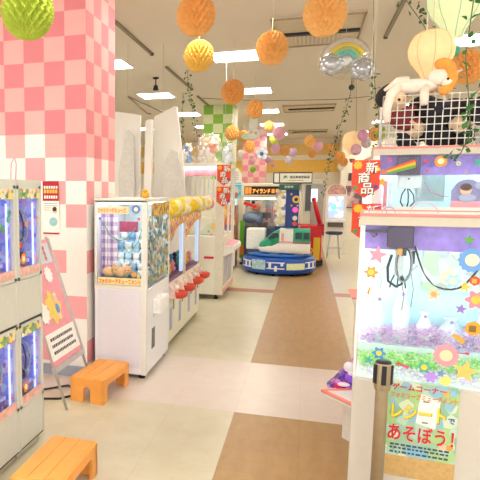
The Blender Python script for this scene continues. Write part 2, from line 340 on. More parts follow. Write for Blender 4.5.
# ================================================================ left stacked catchers
BLUELED = M('#9aa4ff', .5, emit=LED*.18, var=0)
STRIPC = confetti('header_print', ['#f0d860', '#7fae6c', '#f2d8c0', '#e09a80', '#f4f0e8', '#5a8f5a', '#f2dc7a', '#8a9a8a'], 36)
BBC = confetti('prize_backdrop', ['#c2c8ff', '#a9b4ff', '#e6e4ff', '#b9a6f2', '#d8ecff', '#f2c8e0', '#8fa6f2', '#cfd2ff'], 26)
def locker(y0, w, lab):
    """two tier prize catcher, front on local -y"""
    t = thing('stacked_prize_catcher', lab, 'arcade machine', (-1.56, y0, 0), PI/2)
    # local x runs along world y, local -y ... front faces world +x
    H = 1.655; D = .42; FR = M('#d5d3ca', .4, var=.015)
    c = MB()
    c.box((.001, .001, .061), (w-.001, D-.001, .09)); c.box((0, -.003, .06), (.012, D, H)); c.box((w-.012, -.003, .06), (w, D, H)); c.box((-.001, -.005, H-.033), (w+.001, D+.001, H+.001)); c.box((.001, .008, .79), (w-.001, D-.001, .835)); c.box((.001, D-.012, .061), (w-.001, D-.0005, H-.002))
    for za, zb in ((.06, .31), (.828, 1.08)): c.box((.006, .0, za+.003), (w-.006, .02, zb-.003), .003)
    c.build('body', FR, t)
    MB().box((.01, .03, 0), (w-.01, D, .06)).build('plinth', M('#c8c4b6', .5), t)
    MB().box((.0, -.002, .819), (w, .02, .824)).build('tier_gap', DARK, t); MB().box((0, .002, .052), (w, .03, .058)).build('tier_gap', DARK, t)
    for z0, z1 in ((.31, .815), (1.08, 1.622)):
        f = MB()
        f.box((.006, -.004, z0), (w-.006, .012, z0+.018)); f.box((.006, -.004, z1-.018), (w-.006, .012, z1)); f.box((.006, -.004, z0), (.03, .012, z1)); f.box((w-.03, -.004, z0), (w-.006, .012, z1))
        fr = f.build('window_frame', FR, t)
        MB().box((.03, .002, z0+.018), (w-.03, .005, z1-.018)).build('pane', GLASS, fr)
        MB().box((.03, -.006, z1-.075), (w-.03, .0015, z1-.018)).build('header_print', STRIPC, fr)
        MB().box((.03, -.003, z0+.018), (w-.03, .001, z0+.07)).build('footer_print', M('#f4bcae', .4, var=.15), fr)
        MB().box((.014, D-.03, z0+.02), (w-.014, D-.014, z1)).build('back_board', BBC, t)
        MB().box((w-.018, .03, z0+.02), (w-.013, D-.03, z1-.02)).build('inner_side_board', BBC, t)
        l = MB(); l.box((w-.050, .03, z0+.03), (w-.040, .04, z1-.10)); l.box((.035, .05, z1-.03), (w-.035, .10, z1-.02)); l.box((.035, .2, z1-.03), (w-.035, .25, z1-.02)); l.build('light_strip', BLUELED, t)
        MB().box((.1, .12, z1-.12), (.2, .24, z1-.05), .01).build('claw_carriage', M('#5a5f9a', .4), t)
        for k, q in enumerate((0, .05)):
            MB().tube([(.10+q, .1, z1-.10), (.075+q, .06, z1-.17), (.07+q, .05, z1-.24), (.09+q, .045, z1-.30), (.13+q, .04, z1-.325), (.17+q, .045, z1-.30), (.19+q, .05, z1-.24), (.18+q, .06, z1-.17), (.15, .1, z1-.10)], .006, 6).build('cable', M('#3a4674', .4) if k == 0 else M('#9fb4c4', .4), t)
        MB().box((.03, .06, z0+.08), (w-.05, D-.04, z0+.1)).build('prize_shelf', M('#c9c4f0', .4), t)
        for k in range(7):
            m = M(['#f7f7ff', '#f3a0b0', '#8fd0f0', '#403a5a', '#f0e6a0', '#ffffff', '#c8a0e8'][k], .6)
            b = MB(); x = .06 + (k % 4)*.065; yy = .12 + .12*(k//4); b.ball((x, yy, z0+.125), .03); b.ball((x, yy, z0+.165), .022); b.ball((x-.014, yy, z0+.185), .009); b.ball((x+.014, yy, z0+.185), .009)
            o = b.build('plush_toy', m); o.matrix_world = Matrix.Translation(t.location) @ Matrix.Rotation(PI/2, 4, 'Z') @ Matrix.Identity(4)
            o['label'] = 'tiny %s plush toy in %s tier of stacked catcher %s' % (['snow white', 'rose pink', 'sky blue', 'dark', 'pale yellow', 'rear white', 'lilac'][k], 'upper' if z0 > .8 else 'lower', 'beside board stand' if y0 > 2.8 else 'at left photo edge'); o['category'] = 'plush toy'; o['group'] = 'tiny plush toys in the stacked catchers'
        cc = ['#ff8a2a', '#ffd24a', '#e8503a', '#5f77e0', '#7a5ac0', '#4fae5a', '#f3a0c0']
        rr = random.Random(int(z0*100 + y0*10))
        sticker('gear', 'flower_sticker', .075, z0+.12, .032, M('#f08a2a', .4), t, y=-.006, mat2=M('#fff3c0', .4))
        for k in range(9):
            kk = rr.choice(['star', 'flower']); sticker(kk, kk + '_sticker', rr.uniform(.05, w-.05), rr.uniform(z0+.05, z1-.12), rr.uniform(.010, .018), M(rr.choice(cc), .4), t, y=.0, n=5)
    MB().tube([(.06, .06, H), (.05, .05, H+.09), (.09, .05, H+.13), (.13, .06, H+.09), (.12, .06, H)], .0035, 5).build('wire_hoop', M('#e3a9c0', .4), t)
    return t
locker(2.95, .325, 'pale two tier prize catcher with violet lit windows, next to pink board stand')
locker(2.60, .346, 'pale two tier prize catcher cut off by left photo edge')

# ================================================================ pink board stand
def lean(y, z): return (-1.60 - z*.335, y, z)
t = thing('board_stand', 'silver frame board stand holding pink notice board before pink pillar', 'sign stand', (-1.6, 4.0, 0))
def rel(p): return (p[0]+1.6, p[1]-4.0, p[2])
for nm, ya in (('leg', 3.76), ('leg', 4.30)):
    MB().tube([rel(lean(ya, .01)), rel(lean(ya, 1.22))], .011, 8).build(nm, SILVER, t)
for ya in (3.8, 4.26): MB().tube([rel(lean(ya, 1.15)), rel((-2.28, ya, .01))], .008, 8).build('rear_leg', SILVER, t)
ang = math.atan(.335)
Mx = Matrix.Translation(rel(lean(3.76, .30))) @ Matrix.Rotation(-ang, 4, 'Y')
def onb(mb): 
    for v in mb.bm.verts: v.co = Mx @ v.co
    return mb
onb(MB().box((-.006, -.01, 0), (.006, .55, .95))).build('board', M('#f2a0ac', .5, var=.03), t)
fr = MB(); fr.box((-.01, -.02, -.03), (.016, .56, .01)); fr.box((-.01, .54, 0), (.014, .565, .95)); onb(fr).build('frame', SILVER, t)
onb(MB().box((.006, .0, .05), (.010, .53, .25))).build('notice_card', M('#fbf7f0', .5), t)
tx = MB()
for k in range(3):
    yy = .06
    rr = random.Random(k)
    while yy < .45:
        w = rr.uniform(.012, .03); tx.box((.010, yy, .09 + k*.05), (.0112, yy + w, .112 + k*.05)); yy += w + .008
onb(tx).build('notice_lettering', M('#4a4550', .5), t)
b = MB(); Rb = Matrix.Rotation(PI/2, 4, 'Z')
b.prism(blob(.28, .42, .12, 7, .16), -.0115, -.006, Rb); onb(b).build('yellow_burst', M('#f6d46a', .5), t)
for bb in (blob(.10, .40, .075, 9, .12), blob(.36, .67, .06, 9, .1)):
    b = MB(); b.prism(bb, -.013, -.008, Rb); onb(b).build('speech_bubble', M('#fffdf8', .5), t)
b = MB(); b.ball((.014, .33, .47), .035, sc=(.3, 1, 1)); b.mi = 1; b.ball((.014, .33, .40), .03, sc=(.3, 1, 1.3)); b.mi = 2; b.ball((.014, .33, .5), .036, sc=(.25, 1, .6)); b.box((.008, .31, .32), (.014, .322, .37)); b.box((.008, .338, .32), (.014, .35, .37))
onb(b).build('mascot_print', [M('#f6cfae', .5), M('#6f9fd8', .5), M('#e8dcd0', .5)], t)
b = MB(); b.prism(rect(.06, .76, .5, .92), -.012, -.006, Rb); onb(b).build('blue_card', M('#d6e0ea', .5), t)
b = MB()
for k in range(3):
    for j in range(3): b.prism(blob(.14 + .13*j, .80 + .04*k, .02, 6, .2), -.014, -.012, Rb)
onb(b).build('blue_card_print', M('#d07a86', .5), t)
tag(MB().tube([(-1.95, 4.1, .008), (-1.8, 4.25, .01), (-1.62, 4.12, .008), (-1.75, 3.95, .008), (-1.9, 3.9, .008)], .008, 6).build('power_cable', DARK), 'black power cable looped on floor behind board stand', 'cable')

# poster on the pillar
t = thing('wall_poster', 'narrow white poster with red header on the pink checked pillar', 'poster', (-2.125, 4.512, 1.225))
MB().box((0, -.004, 0), (.148, .004, .445)).build('sheet', M('#f6f2e8', .5), t)
MB().box((0, -.006, .28), (.148, -.004, .445)).build('header_panel', M('#b5162e', .5), t)
MB().box((0, -.006, 0), (.148, -.004, .014)).build('footer_line', M('#b5162e', .5), t)
h = MB(); rr = random.Random(3)
for k in range(5): h.box((.012 + k*.026, -.008, .345), (.030 + k*.026, -.006, .375))
h.build('yellow_lettering', M('#f7c63c', .5), t)
h = MB()
for k in range(6): h.box((.012 + k*.022, -.008, .383), (.026 + k*.022, -.006, .405)); h.box((.014 + k*.021, -.008, .300), (.028 + k*.021, -.006, .325))
h.build('white_lettering', M('#fbf0ea', .5), t)
h = MB()
for k in range(7): h.box((.01, -.006, .26 - k*.0), (.012, -.005, .262))
for k in range(4): h.box((.012, -.006, .255-.018*k), (.012 + (.12 if k < 2 else .06), -.005, .26-.018*k))
h.build('small_lettering', M('#8a8486', .5), t)
MB().prism(blob(.095, .105, .038, 1, 0, 24), -.007, -.004).build('blue_seal', M('#9cc4cc', .5), t)
b = MB(); b.prism(blob(.108, .195, .022, 1, 0, 20), -.007, -.004); b.mi = 1; b.prism(blob(.108, .212, .02, 1, .0, 16), -.009, -.007); b.build('face_print', [M('#f3c9a0', .5), M('#4a2c20', .5)], t)

# ================================================================ step stools
def stool():
    OR = M('#f5a54f', .45, var=.03, scale=12)
    t = thing('step_stool', '', 'step stool')
    w, L, h = .275, .51, .19
    m = MB(); m.box((0, 0, h-.018), (w, L, h), .008)
    for i in range(3): m.box((.008 + i*.087, .004, h-.002), (.088 + i*.087, L-.004, h+.004), .002)
    m.build('step_top', OR, t)
    # end panels with an arch
    def panel(y0, y1):
        pts = [(0, 0), (.108, 0), (.108, .09)] + [(.1375 - .0295*math.cos(a), .09 + .03*math.sin(a)) for a in (PI*k/8 for k in range(1, 8))] + [(.167, .09), (.167, 0), (w, 0), (w, h-.01), (0, h-.01)]
        a = MB(); a.prism(pts, y0, y1); return a
    panel(0, .03).build('end_panel', OR, t); panel(L-.03, L).build('end_panel', OR, t)
    for x0 in (0, w-.02):
        a = MB(); pts = [(0, 0), (.075, 0), (.075, .08)] + [(.075 + .035*(1-math.cos(b)), .08 + .05*math.sin(b)) for b in (PI/2*k/5 for k in range(1, 6))] + [(L-.11, .13)] + [(L-.075-.035*(1-math.cos(b)), .08 + .05*math.sin(b)) for b in (PI/2*k/5 for k in range(4, -1, -1))] + [(L-.075, 0), (L, 0), (L, h-.01), (0, h-.01)]
        a.prism(pts, 0, .02, Matrix(((0, 1, 0, x0), (1, 0, 0, 0), (0, 0, 1, 0), (0, 0, 0, 1)))); a.build('side_panel', OR, t)
    return t
s0 = stool(); s0.location = (-1.66, 3.965, 0); s0.rotation_euler[2] = -.09; s0['label'] = 'orange plastic step stool beside the white catcher and pink board'
s1 = dup(s0, (-1.345, 2.43, 0), rz=0, label='orange plastic step stool in front of the two tier catchers')

# ================================================================ glass fronted catchers
def shred(name, x0, x1, y0, y1, z, h, n, col, parent, size=.012, seed=1):
    rr = random.Random(seed); mb = MB()
    for k in range(n):
        x = rr.uniform(x0, x1); y = rr.uniform(y0, y1); zz = z + rr.uniform(0, h) * (1 - ((x - (x0+x1)/2) / (x1-x0)) ** 2)
        m = Matrix.Translation((x, y, zz)) @ Matrix.Rotation(rr.uniform(0, 6), 4, 'X') @ Matrix.Rotation(rr.uniform(0, 6), 4, 'Z')
        s_ = size * rr.uniform(.6, 1.3)
        a = [mb.bm.verts.new(m @ Vector(p)) for p in ((-s_, 0, -s_*.35), (s_, .3*s_, -s_*.35), (s_, 0, s_*.35), (-s_, .3*s_, s_*.35))]
        b = [mb.bm.verts.new(v.co + m.to_3x3() @ Vector((0, .002, 0))) for v in a]
        fs = [mb.bm.faces.new(a), mb.bm.faces.new(b[::-1])] + [mb.bm.faces.new((a[i], b[i], b[(i+1) % 4], a[(i+1) % 4])) for i in range(4)]
        ci = rr.randrange(len(col))
        for f in fs: f.material_index = ci
    o = mb.build(name, col, parent); o['kind'] = 'stuff'; return o

CYANW = M('#d0f4f8', .5, var=.03, scale=8)
LEDW = M('#eafcff', .5, emit=LED, var=0)
def catcher(label, loc, rz, w, d, H, zw0, zw1, post=.014, cap=.04, coral=True, band='#b9a6ea', led=1):
    """local: front glass at y=0 facing -y"""
    t = thing('prize_catcher', label, 'arcade machine', loc, rz)
    b = MB(); b.box((0, .0, .03), (w, d, zw0-.03), .006); b.build('body', M('#c9c1b6', .4, var=.015), t)
    b = MB(); b.box((.004, -.004, .03), (w-.004, .0, zw0-.04)); b.build('front_panel', M('#ccc4b9', .4, var=.01), t)
    for x in (.05, w-.05):
        for y in (.06, d-.06): MB().lathe([(.02, 0), (.02, .032)], (x, y, 0), 12).build('foot', DARK, t)
    b = MB(); b.box((-.004, -.006, H-cap), (w+.004, d, H-.012), .003); b.build('top_cap', M('#cbc1b0', .4, var=.02), t)
    if coral: 
        b = MB(); b.box((-.006, -.009, H-.012), (w+.006, .012, H), .003); b.box((-.006, d-.01, H-.012), (w+.006, d+.004, H)); b.box((-.006, 0, H-.012), (.008, d, H)); b.box((w-.008, 0, H-.012), (w+.006, d, H)); b.build('edge_trim', CORAL, t)
        MB().box((.008, .012, H-.012), (w-.008, d-.01, H-.006)).build('lid', WHITE, t)
    for x in (0, w-post):
        for y in (0, d-post): MB().box((x, y, zw0-.03), (x+post, y+post, H-cap)).build('corner_post', WHITE, t)
    MB().box((post, .003, zw0-.03), (w-post, .006, H-cap)).build('front_pane', GLASS, t)
    MB().box((.003, post, zw0-.03), (.006, d-post, H-cap)).build('side_pane', GLASS, t)
    MB().box((post, d-.02, zw0-.03), (w-post, d-.008, H-cap)).build('back_wall', CYANW, t)
    MB().box((w-.012, post, zw0-.03), (w-.006, d-post, H-cap)).build('inner_wall', CYANW, t)
    l = MB()
    for x in (.03, w-.045): l.box((x, d-.06, zw0), (x+.012, d-.045, H-cap-.12))
    l.box((.05, .14, H-cap-.012), (w-.05, .155, H-cap-.004)); l.box((.05, d-.16, H-cap-.012), (w-.05, d-.14, H-cap-.004))
    l.build('light_strip', LEDW, t)
    return t
# --- near right catcher
A0 = catcher('large white catcher at right front with stickered glass and coral top edge', (.239, 2.90, 0), math.radians(-5.877), .86, .56, 1.495, .745, 1.44, post=.010, cap=.055)
LAV = M('#a48df2', .6, var=.1, scale=30)
MB().box((.02, .09, 1.325), (.85, .10, 1.44)).build('lavender_band', LAV, A0)
MB().box((.02, .09, 1.322), (.85, .12, 1.327)).build('band_edge', M('#e6e2ff', .4), A0)
g = MB(); g.box((.115, .03, 1.338), (.225, .085, 1.438), .006); g.box((.02, .05, 1.405), (.12, .07, 1.418)); g.build('claw_carriage', M('#3c2a55', .45, var=.2, scale=20), A0)
MB().ball((.06, .06, 1.395), .014).build('carriage_wheel', M('#6a5a86', .3, .5), A0)
def arc(c, rx, rz_, y, n=18, a0=0, a1=2*PI): return [(c[0] + rx*math.cos(a0 + (a1-a0)*i/n), y, c[1] + rz_*math.sin(a0 + (a1-a0)*i/n)) for i in range(n+1)]
MB().tube(arc((.192, 1.262), .034, .085, .07, 20)[:-1], .0045, 6, close=True).build('cable_loop', M('#8f9aa0', .3), A0)
MB().tube(arc((.192, 1.257), .030, .078, .078, 20)[:-1], .004, 6, close=True).build('cable_loop', BLACKC, A0)
MB().tube([(.14, .09, 1.30), (.125, .09, 1.24), (.13, .09, 1.175), (.165, .09, 1.15), (.19, .09, 1.165), (.185, .09, 1.2)], .007, 6).build('cable_loop', BLACKC, A0)
MB().tube([(.235, .08, 1.345), (.242, .08, 1.315), (.252, .08, 1.285), (.263, .077, 1.255), (.277, .075, 1.225), (.294, .072, 1.197), (.315, .07, 1.175), (.337, .07, 1.162), (.36, .07, 1.156), (.39, .07, 1.155), (.42, .07, 1.165), (.445, .074, 1.185), (.47, .08, 1.22), (.50, .085, 1.27), (.52, .09, 1.33)], .0048, 6).build('black_cable', BLACKC, A0)
MB().tube([(.24, .075, 1.345), (.256, .075, 1.29), (.281, .07, 1.222), (.32, .065, 1.174), (.365, .065, 1.161)], .0025, 6).build('white_cable', M('#dfeaf0', .4), A0)
MB().tube([(.36, .1, 1.34), (.40, .1, 1.29), (.47, .1, 1.27), (.55, .1, 1.3)], .005, 6).build('white_cable', M('#e6f2f5', .4), A0)
MB().box((.155, .1, 1.20), (.19, .14, 1.335), .004).build('claw_housing', M('#dff6fa', .4), A0)
for dx in (-.02, .0, .022):
    MB().tube([(.172+dx*.6, .12, 1.21), (.172+dx*1.4, .12, 1.17), (.172+dx*1.6, .12, 1.14)], .004, 6).build('claw_arm', M('#2f3a4a', .4), A0)
for i, (xx, za, zb) in enumerate(((.10, 1.10, 1.19), (.205, 1.0, 1.15), (.245, 1.02, 1.20))): MB().tube([(xx, .3, za), (xx+.006, .3, (za+zb)/2), (xx-.01, .3, zb), (xx+.02, .3, zb+.03)], .002, 5).build('thin_wire', M('#5a7480', .4), A0)
MB().box((.225, .1, 1.26), (.238, .12, 1.35)).build('cable_clip', DARK, A0); MB().box((.178, .06, 1.30), (.2, .09, 1.34)).build('cable_clip', BLACKC, A0)
MB().box((.16, .04, 1.305), (.182, .06, 1.335), .003).build('yellow_connector', M('#e0a52a', .4), A0)
# inner floor, backdrop and prizes
MB().box((.012, .02, .64+.07), (.848, .54, .655+.07)).build('chamber_floor', M('#eafcfa', .5), A0)
MB().box((.30, .525, 1.08), (.62, .538, 1.34)).build('backdrop_print', confetti('backdrop', ['#c8ecc8', '#d9efe6', '#b4c6c0', '#bfe8b4', '#d4e8f2', '#f2e6b8', '#e6f6f2'], 16), A0)
MB().box((.012, .36, .725), (.848, .54, .80)).build('prize_step', M('#dff6f8', .5), A0)
PV = [M('#eec6f4', .5), M('#deb9f4', .5), M('#f6d2ee', .5), M('#f2e2ff', .5)]; GV = [M('#a8f27a', .5), M('#8aec6a', .5), M('#cdf9b0', .5), M('#ecffe0', .5)]
shred('pink_shred_bed', .02, .84, .37, .52, .80, .10, 2400, PV, A0, .008, 1)
shred('green_shred_bed', .02, .84, .17, .34, .728, .06, 2200, GV, A0, .008, 2)
shred('white_shred_bed', .03, .83, .03, .18, .728, .02, 500, [M('#f4fff8', .5), M('#dff4f0', .5), M('#e8d9fb', .5)], A0, .011, 3)
def wrap(r, loc): return Matrix.Translation(r.location) @ Matrix.Rotation(r.rotation_euler[2], 4, 'Z') @ Vector(loc)
for k, (x, y, z, sx, h, c, nm) in enumerate([(.10, .44, .80, .06, .26, '#e4f8fb', 'pale blue'), (.21, .44, .80, .07, .30, '#ecfcfa', 'pale mint'), (.32, .46, .80, .06, .17, '#f7fbff', 'white'), (.44, .46, .80, .09, .15, '#e4f6ff', 'sky'), (.58, .45, .80, .06, .2, '#fbf0f8', 'pale pink')]):
    p = wrap(A0, (x, y, z)); q = thing('capsule_toy_bag', '%s wrapped prize bag standing in the large right front catcher' % nm, 'prize', p, A0.rotation_euler[2])
    m = MB(); m.lathe([(sx*.45, 0), (sx*.55, h*.2), (sx*.6, h*.6), (sx*.25, h*.9), (sx*.4, h)], (0, 0, 0), 14); m.build('wrapper', M(c, .3, var=.04, scale=40), q); m = MB(); m.tube([(0, -sx*.3, h*.9), (.01, -sx*.4, h*.88), (0, -sx*.3, h*.86)], .006, 6); m.build('ribbon', M('#b9a4e6', .4), q)
C = lambda h: M(h, .45, var=.02)
st = [('star', .076, 1.304, .046, '#f29ab0', None), ('flower', .055, 1.224, .026, '#f5a04a', '#ffce5a'), ('star', .435, 1.387, .024, '#5fa64e', None), ('gear', .452, 1.3, .052, '#6fa2e0', '#f7ecc8'),
      ('star', .433, 1.181, .024, '#f7c948', None), ('flower', .478, 1.127, .036, '#ea8f9c', '#ffc24a'), ('star', .424, 1.082, .024, '#9a7bc4', None), ('flower', .386, 1.204, .028, '#a8d8f2', '#e9f3c8'),
      ('gear', .38, .867, .05, '#eb9aa4', '#f6d9b0'), ('star', .458, .803, .052, '#f2c468', None), ('star', .067, .808, .022, '#4fb4ac', None), ('flower', .108, .846, .025, '#4296d8', '#f7d24a'),
      ('flower', .297, .803, .025, '#57b08c', '#f7d24a'), ('star', .366, .782, .02, '#6f98cc', None), ('star', .188, .806, .012, '#ea5070', None), ('flower', .298+.028, .762, .024, '#b890ea', None), ('star', .462, .886, .011, '#e2506a', None), ('disc', .385, .752, .022, '#f7e27a', None), ('flower', .315, 1.14, .022, '#f7cfa0', '#f2a870')]
for k, x, z, r, c, c2 in st:
    if k == 'star': x0 = .0
    sticker(k, {'gear': 'flower'}.get(k, k).replace('disc', 'round') + '_sticker', x, z, r, C(c), A0, y=-.003, mat2=C(c2) if c2 else None, n=6, amp=.22, rot=.15)
def beam(x0, z0, x1, z1, w, mat, name, par, y=-.003):
    d = Vector((x1-x0, z1-z0)).normalized(); n = Vector((-d.y, d.x))*w
    m = MB(); m.prism([(x0-n.x, z0-n.y), (x1-n.x*1.8, z1-n.y*1.8), (x1+n.x*1.8, z1+n.y*1.8), (x0+n.x, z0+n.y)], y, y+.0015); return m.build(name, mat, par)
beam(.055, 1.155, .045, 1.12, .004, C('#f29a3a'), 'streak_sticker', A0); beam(.195, .806, .235, .792, .004, C('#d8607a'), 'streak_sticker', A0); beam(.40, .965, .445, .935, .007, C('#f2a63a'), 'streak_sticker', A0); beam(.42, .884, .462, .886, .002, C('#b05a9a'), 'streak_sticker', A0)
def gem(x, z, r, m1, m2, name):
    m = MB(); m.prism([(x+r*math.cos(a), z+r*math.sin(a)) for a in (PI/3*i+.4 for i in range(6))], -.004, -.002); m.mi = 1; m.prism(rect(x-r*.5, z-r*.45, x+r*.3, z+r*.4), -.006, -.004); m.build(name, [m1, m2], A0)
gem(.476, 1.0, .034, C('#e3a637'), C('#8f6a2a'), 'treasure_sticker'); gem(.468, 1.21, .022, C('#e8572e'), C('#f2b04a'), 'candy_sticker'); gem(.168, 1.325, .0, C('#e3a637'), C('#b5761f'), 'x') if 0 else None
# poster on the front panel
pt = thing('shop_poster', 'green and blue poster with red and yellow lettering on right catcher body', 'poster', wrap(A0, (.157, -.0065, .27)), A0.rotation_euler[2])
MB().box((0, -.003, 0), (.287, 0, .455)).build('sheet', confetti('poster_print', ['#9cc4a4', '#b4d2c0', '#8fbfd0', '#a8cc8a', '#cfdcc0', '#8db89a'], 22), pt)
MB().box((0, -.0045, 0), (.287, -.003, .10)).build('footer_panel', M('#c9a468', .5, var=.06, scale=60), pt)
rc = MB(); rc.prism([(.12, .27), (.20, .25), (.215, .385), (.135, .41)], -.0045, -.003); rc.build('receipt_print', M('#f4f1ea', .5), pt)
rc = MB(); 
for k in (0, 3): rc.box((.145, -.0050, .272 + k*.033), (.17, -.0045, .279 + k*.033))
rc.build('receipt_lines', M('#777777', .5), pt)
write('lettering', 'ゲームコーナー', C('#d23a34'), pt, (.125, -.0055, .432), .22, .030, bold=.02)
write('lettering', 'ファミリーアミューズメント', C('#f0862a'), pt, (.147, -.0055, .392), .27, .028, bold=.01)
write('lettering_outline', 'レシート', C('#a87a2a'), pt, (.130, -.0052, .3155), .226, .074, bold=.045, depth=.0006)
write('lettering', 'レシート', C('#f8d93c'), pt, (.128, -.0070, .317), .222, .070, bold=.03, depth=.0008)
write('lettering', 'で', C('#3a6fb0'), pt, (.262, -.0062, .30), .026, .026, bold=.02)
write('lettering_outline', 'あそぼう！', C('#f6e4d4'), pt, (.1425, -.0052, .215), .273, .083, bold=.022, depth=.0006)
write('lettering', 'あそぼう！', C('#d02a34'), pt, (.142, -.0070, .215), .268, .078, bold=.018, depth=.0008)
sm = MB(); rr = random.Random(5)
for zz in (.150, .134, .114):
    x = .02
    while x < .25: w = rr.uniform(.008, .02); sm.box((x, -.0055, zz), (x+w, -.004, zz+.008)); x += w + .006
sm.build('small_lettering', C('#3c4664'), pt)
for i, (x, z, c) in enumerate([(.235, .425, '#f3b06a'), (.262, .43, '#8fc4e8'), (.235, .17, '#f2c2a0'), (.262, .175, '#f2a03a')]):
    m = MB(); m.prism(blob(x, z, .013, 5, .2), -.0065, -.0045); m.build('mascot_print', C(c), pt)
# thin hoops on the lid
for i, (x, y, r, c, lb) in enumerate([(.07, .25, .04, '#c69ad8', 'thin lilac wire hoop standing on lid of right front catcher'), (.27, .22, .06, '#e6b4d0', 'thin pink wire hoop standing on middle lid of right front catcher'), (.12, .3, .03, '#c69ad8', 'small lilac wire hoop beside larger hoop on catcher lid')]):
    tag(MB().tube([wrap(A0, (x + r*math.cos(a), y, 1.489 + .9*r*math.sin(a))) for a in (PI*k/10 for k in range(11))], .0022, 5).build('wire_hoop', M(c, .4)), lb, 'wire hoop')

# --- second right catcher
B0 = catcher('white catcher with coral trim standing behind right front catcher, rainbow star sticker', (.412, 4.30, 0), math.radians(-4), .78, .55, 1.885, 1.49, 1.83, post=.04, cap=.055)
MB().box((.04, .0, 1.44), (.74, .02, 1.49)).build('sill', WHITE, B0)
MB().box((.04, .09, 1.70), (.74, .10, 1.83)).build('lavender_band', LAV, B0)
MB().box((.15, .03, 1.70), (.29, .085, 1.825), .006).build('claw_carriage', M('#4a3f66', .45, var=.2, scale=20), B0)
MB().box((.16, .05, 1.61), (.30, .10, 1.70), .008).build('claw_housing', M('#d6ecf8', .4), B0)
MB().ball((.225, .047, 1.675), .006).build('screw', BLACKC, B0)
for dx in (-.03, .01, .04): MB().tube([(.22+dx*.3, .08, 1.61), (.22+dx, .08, 1.57), (.22+dx*1.2, .08, 1.52), (.22+dx*.6, .08, 1.49)], .005, 6).build('claw_arm', M('#38424e', .4), B0)
MB().tube([(.30, .08, 1.7), (.305, .08, 1.58), (.29, .08, 1.56), (.285, .08, 1.66)], .003, 6).build('white_cable', M('#eef6fa', .4), B0)
MB().tube([(.32, .08, 1.65), (.36, .08, 1.59), (.43, .08, 1.56), (.47, .08, 1.56)], .003, 6).build('pink_cable', M('#e08ab0', .4), B0)
MB().box((.31, .53, 1.52), (.5, .54, 1.72)).build('backdrop_print', confetti('backdrop2', ['#cfe8d4', '#e6f2ea', '#dfe6c8', '#f2f6f4'], 18), B0)
for k in range(3): MB().box((.05 + k*.035, .3, 1.45), (.075 + k*.035, .33, 1.66), .004).build('prize_rack', M(['#f0dfe8', '#e08a92', '#dfeef2'][k], .4), B0)
m = MB(); m.prism([(.475, 1.49), (.67, 1.49), (.67, 1.605), (.645, 1.605)] + [(.565 + .08*math.cos(a), 1.60 + .07*math.sin(a)) for a in (PI*k/10 for k in range(1, 10))] + [(.475, 1.60)], .02, .028); m.build('prize_card', M('#8f8fc8', .4, var=.1), B0)
m = MB(); m.box((.475, .014, 1.49), (.67, .02, 1.53)); m.build('prize_card_footer', M('#f2a8b8', .4), B0)
m = MB(); m.ball((.555, .016, 1.60), .035, sc=(1, .2, 1)); m.mi = 1; m.ball((.555, .011, 1.62), .034, sc=(1, .2, .7)); m.mi = 2; m.ball((.565, .014, 1.55), .045, sc=(1.2, .15, .6)); m.ball((.625, .016, 1.63), .025, sc=(1, .2, 1)); m.build('prize_card_print', [M('#f0c4a4', .5), M('#5a4038', .5), M('#a8b4dc', .5)], B0)
for k, x, z, r, c, c2 in [('star', .07, 1.72, .025, '#f58a3a', None), ('star', .06, 1.655, .035, '#f7c24a', None), ('star', .10, 1.80, .018, '#e0506a', None), ('star', .315, 1.79, .018, '#e03a4a', None), ('star', .325, 1.725, .012, '#e8705a', None), ('gear', .40, 1.785, .036, '#f29a3a', '#fbe6c0'), ('disc', .50, 1.77, .014, '#e6f28a', '#8fb0e0'), ('star', .62, 1.775, .042, '#4fae9e', None), ('star', .545, 1.715, .024, '#b39ad6', None), ('flower', .645, 1.67, .022, '#f0a24a', '#ffce5a')]:
    sticker(k, {'gear': 'flower'}.get(k, k).replace('disc', 'round') + '_sticker', x, z, r, C(c), B0, y=-.003, mat2=C(c2) if c2 else None, n=6, rot=.2)
for i, c in enumerate(['#e85a3a', '#f7c83a', '#6fae3a']): beam(.09, 1.735 - i*.012, .255, 1.79 - i*.016, .0065, C(c), 'rainbow_streak_sticker', B0, y=-.005)

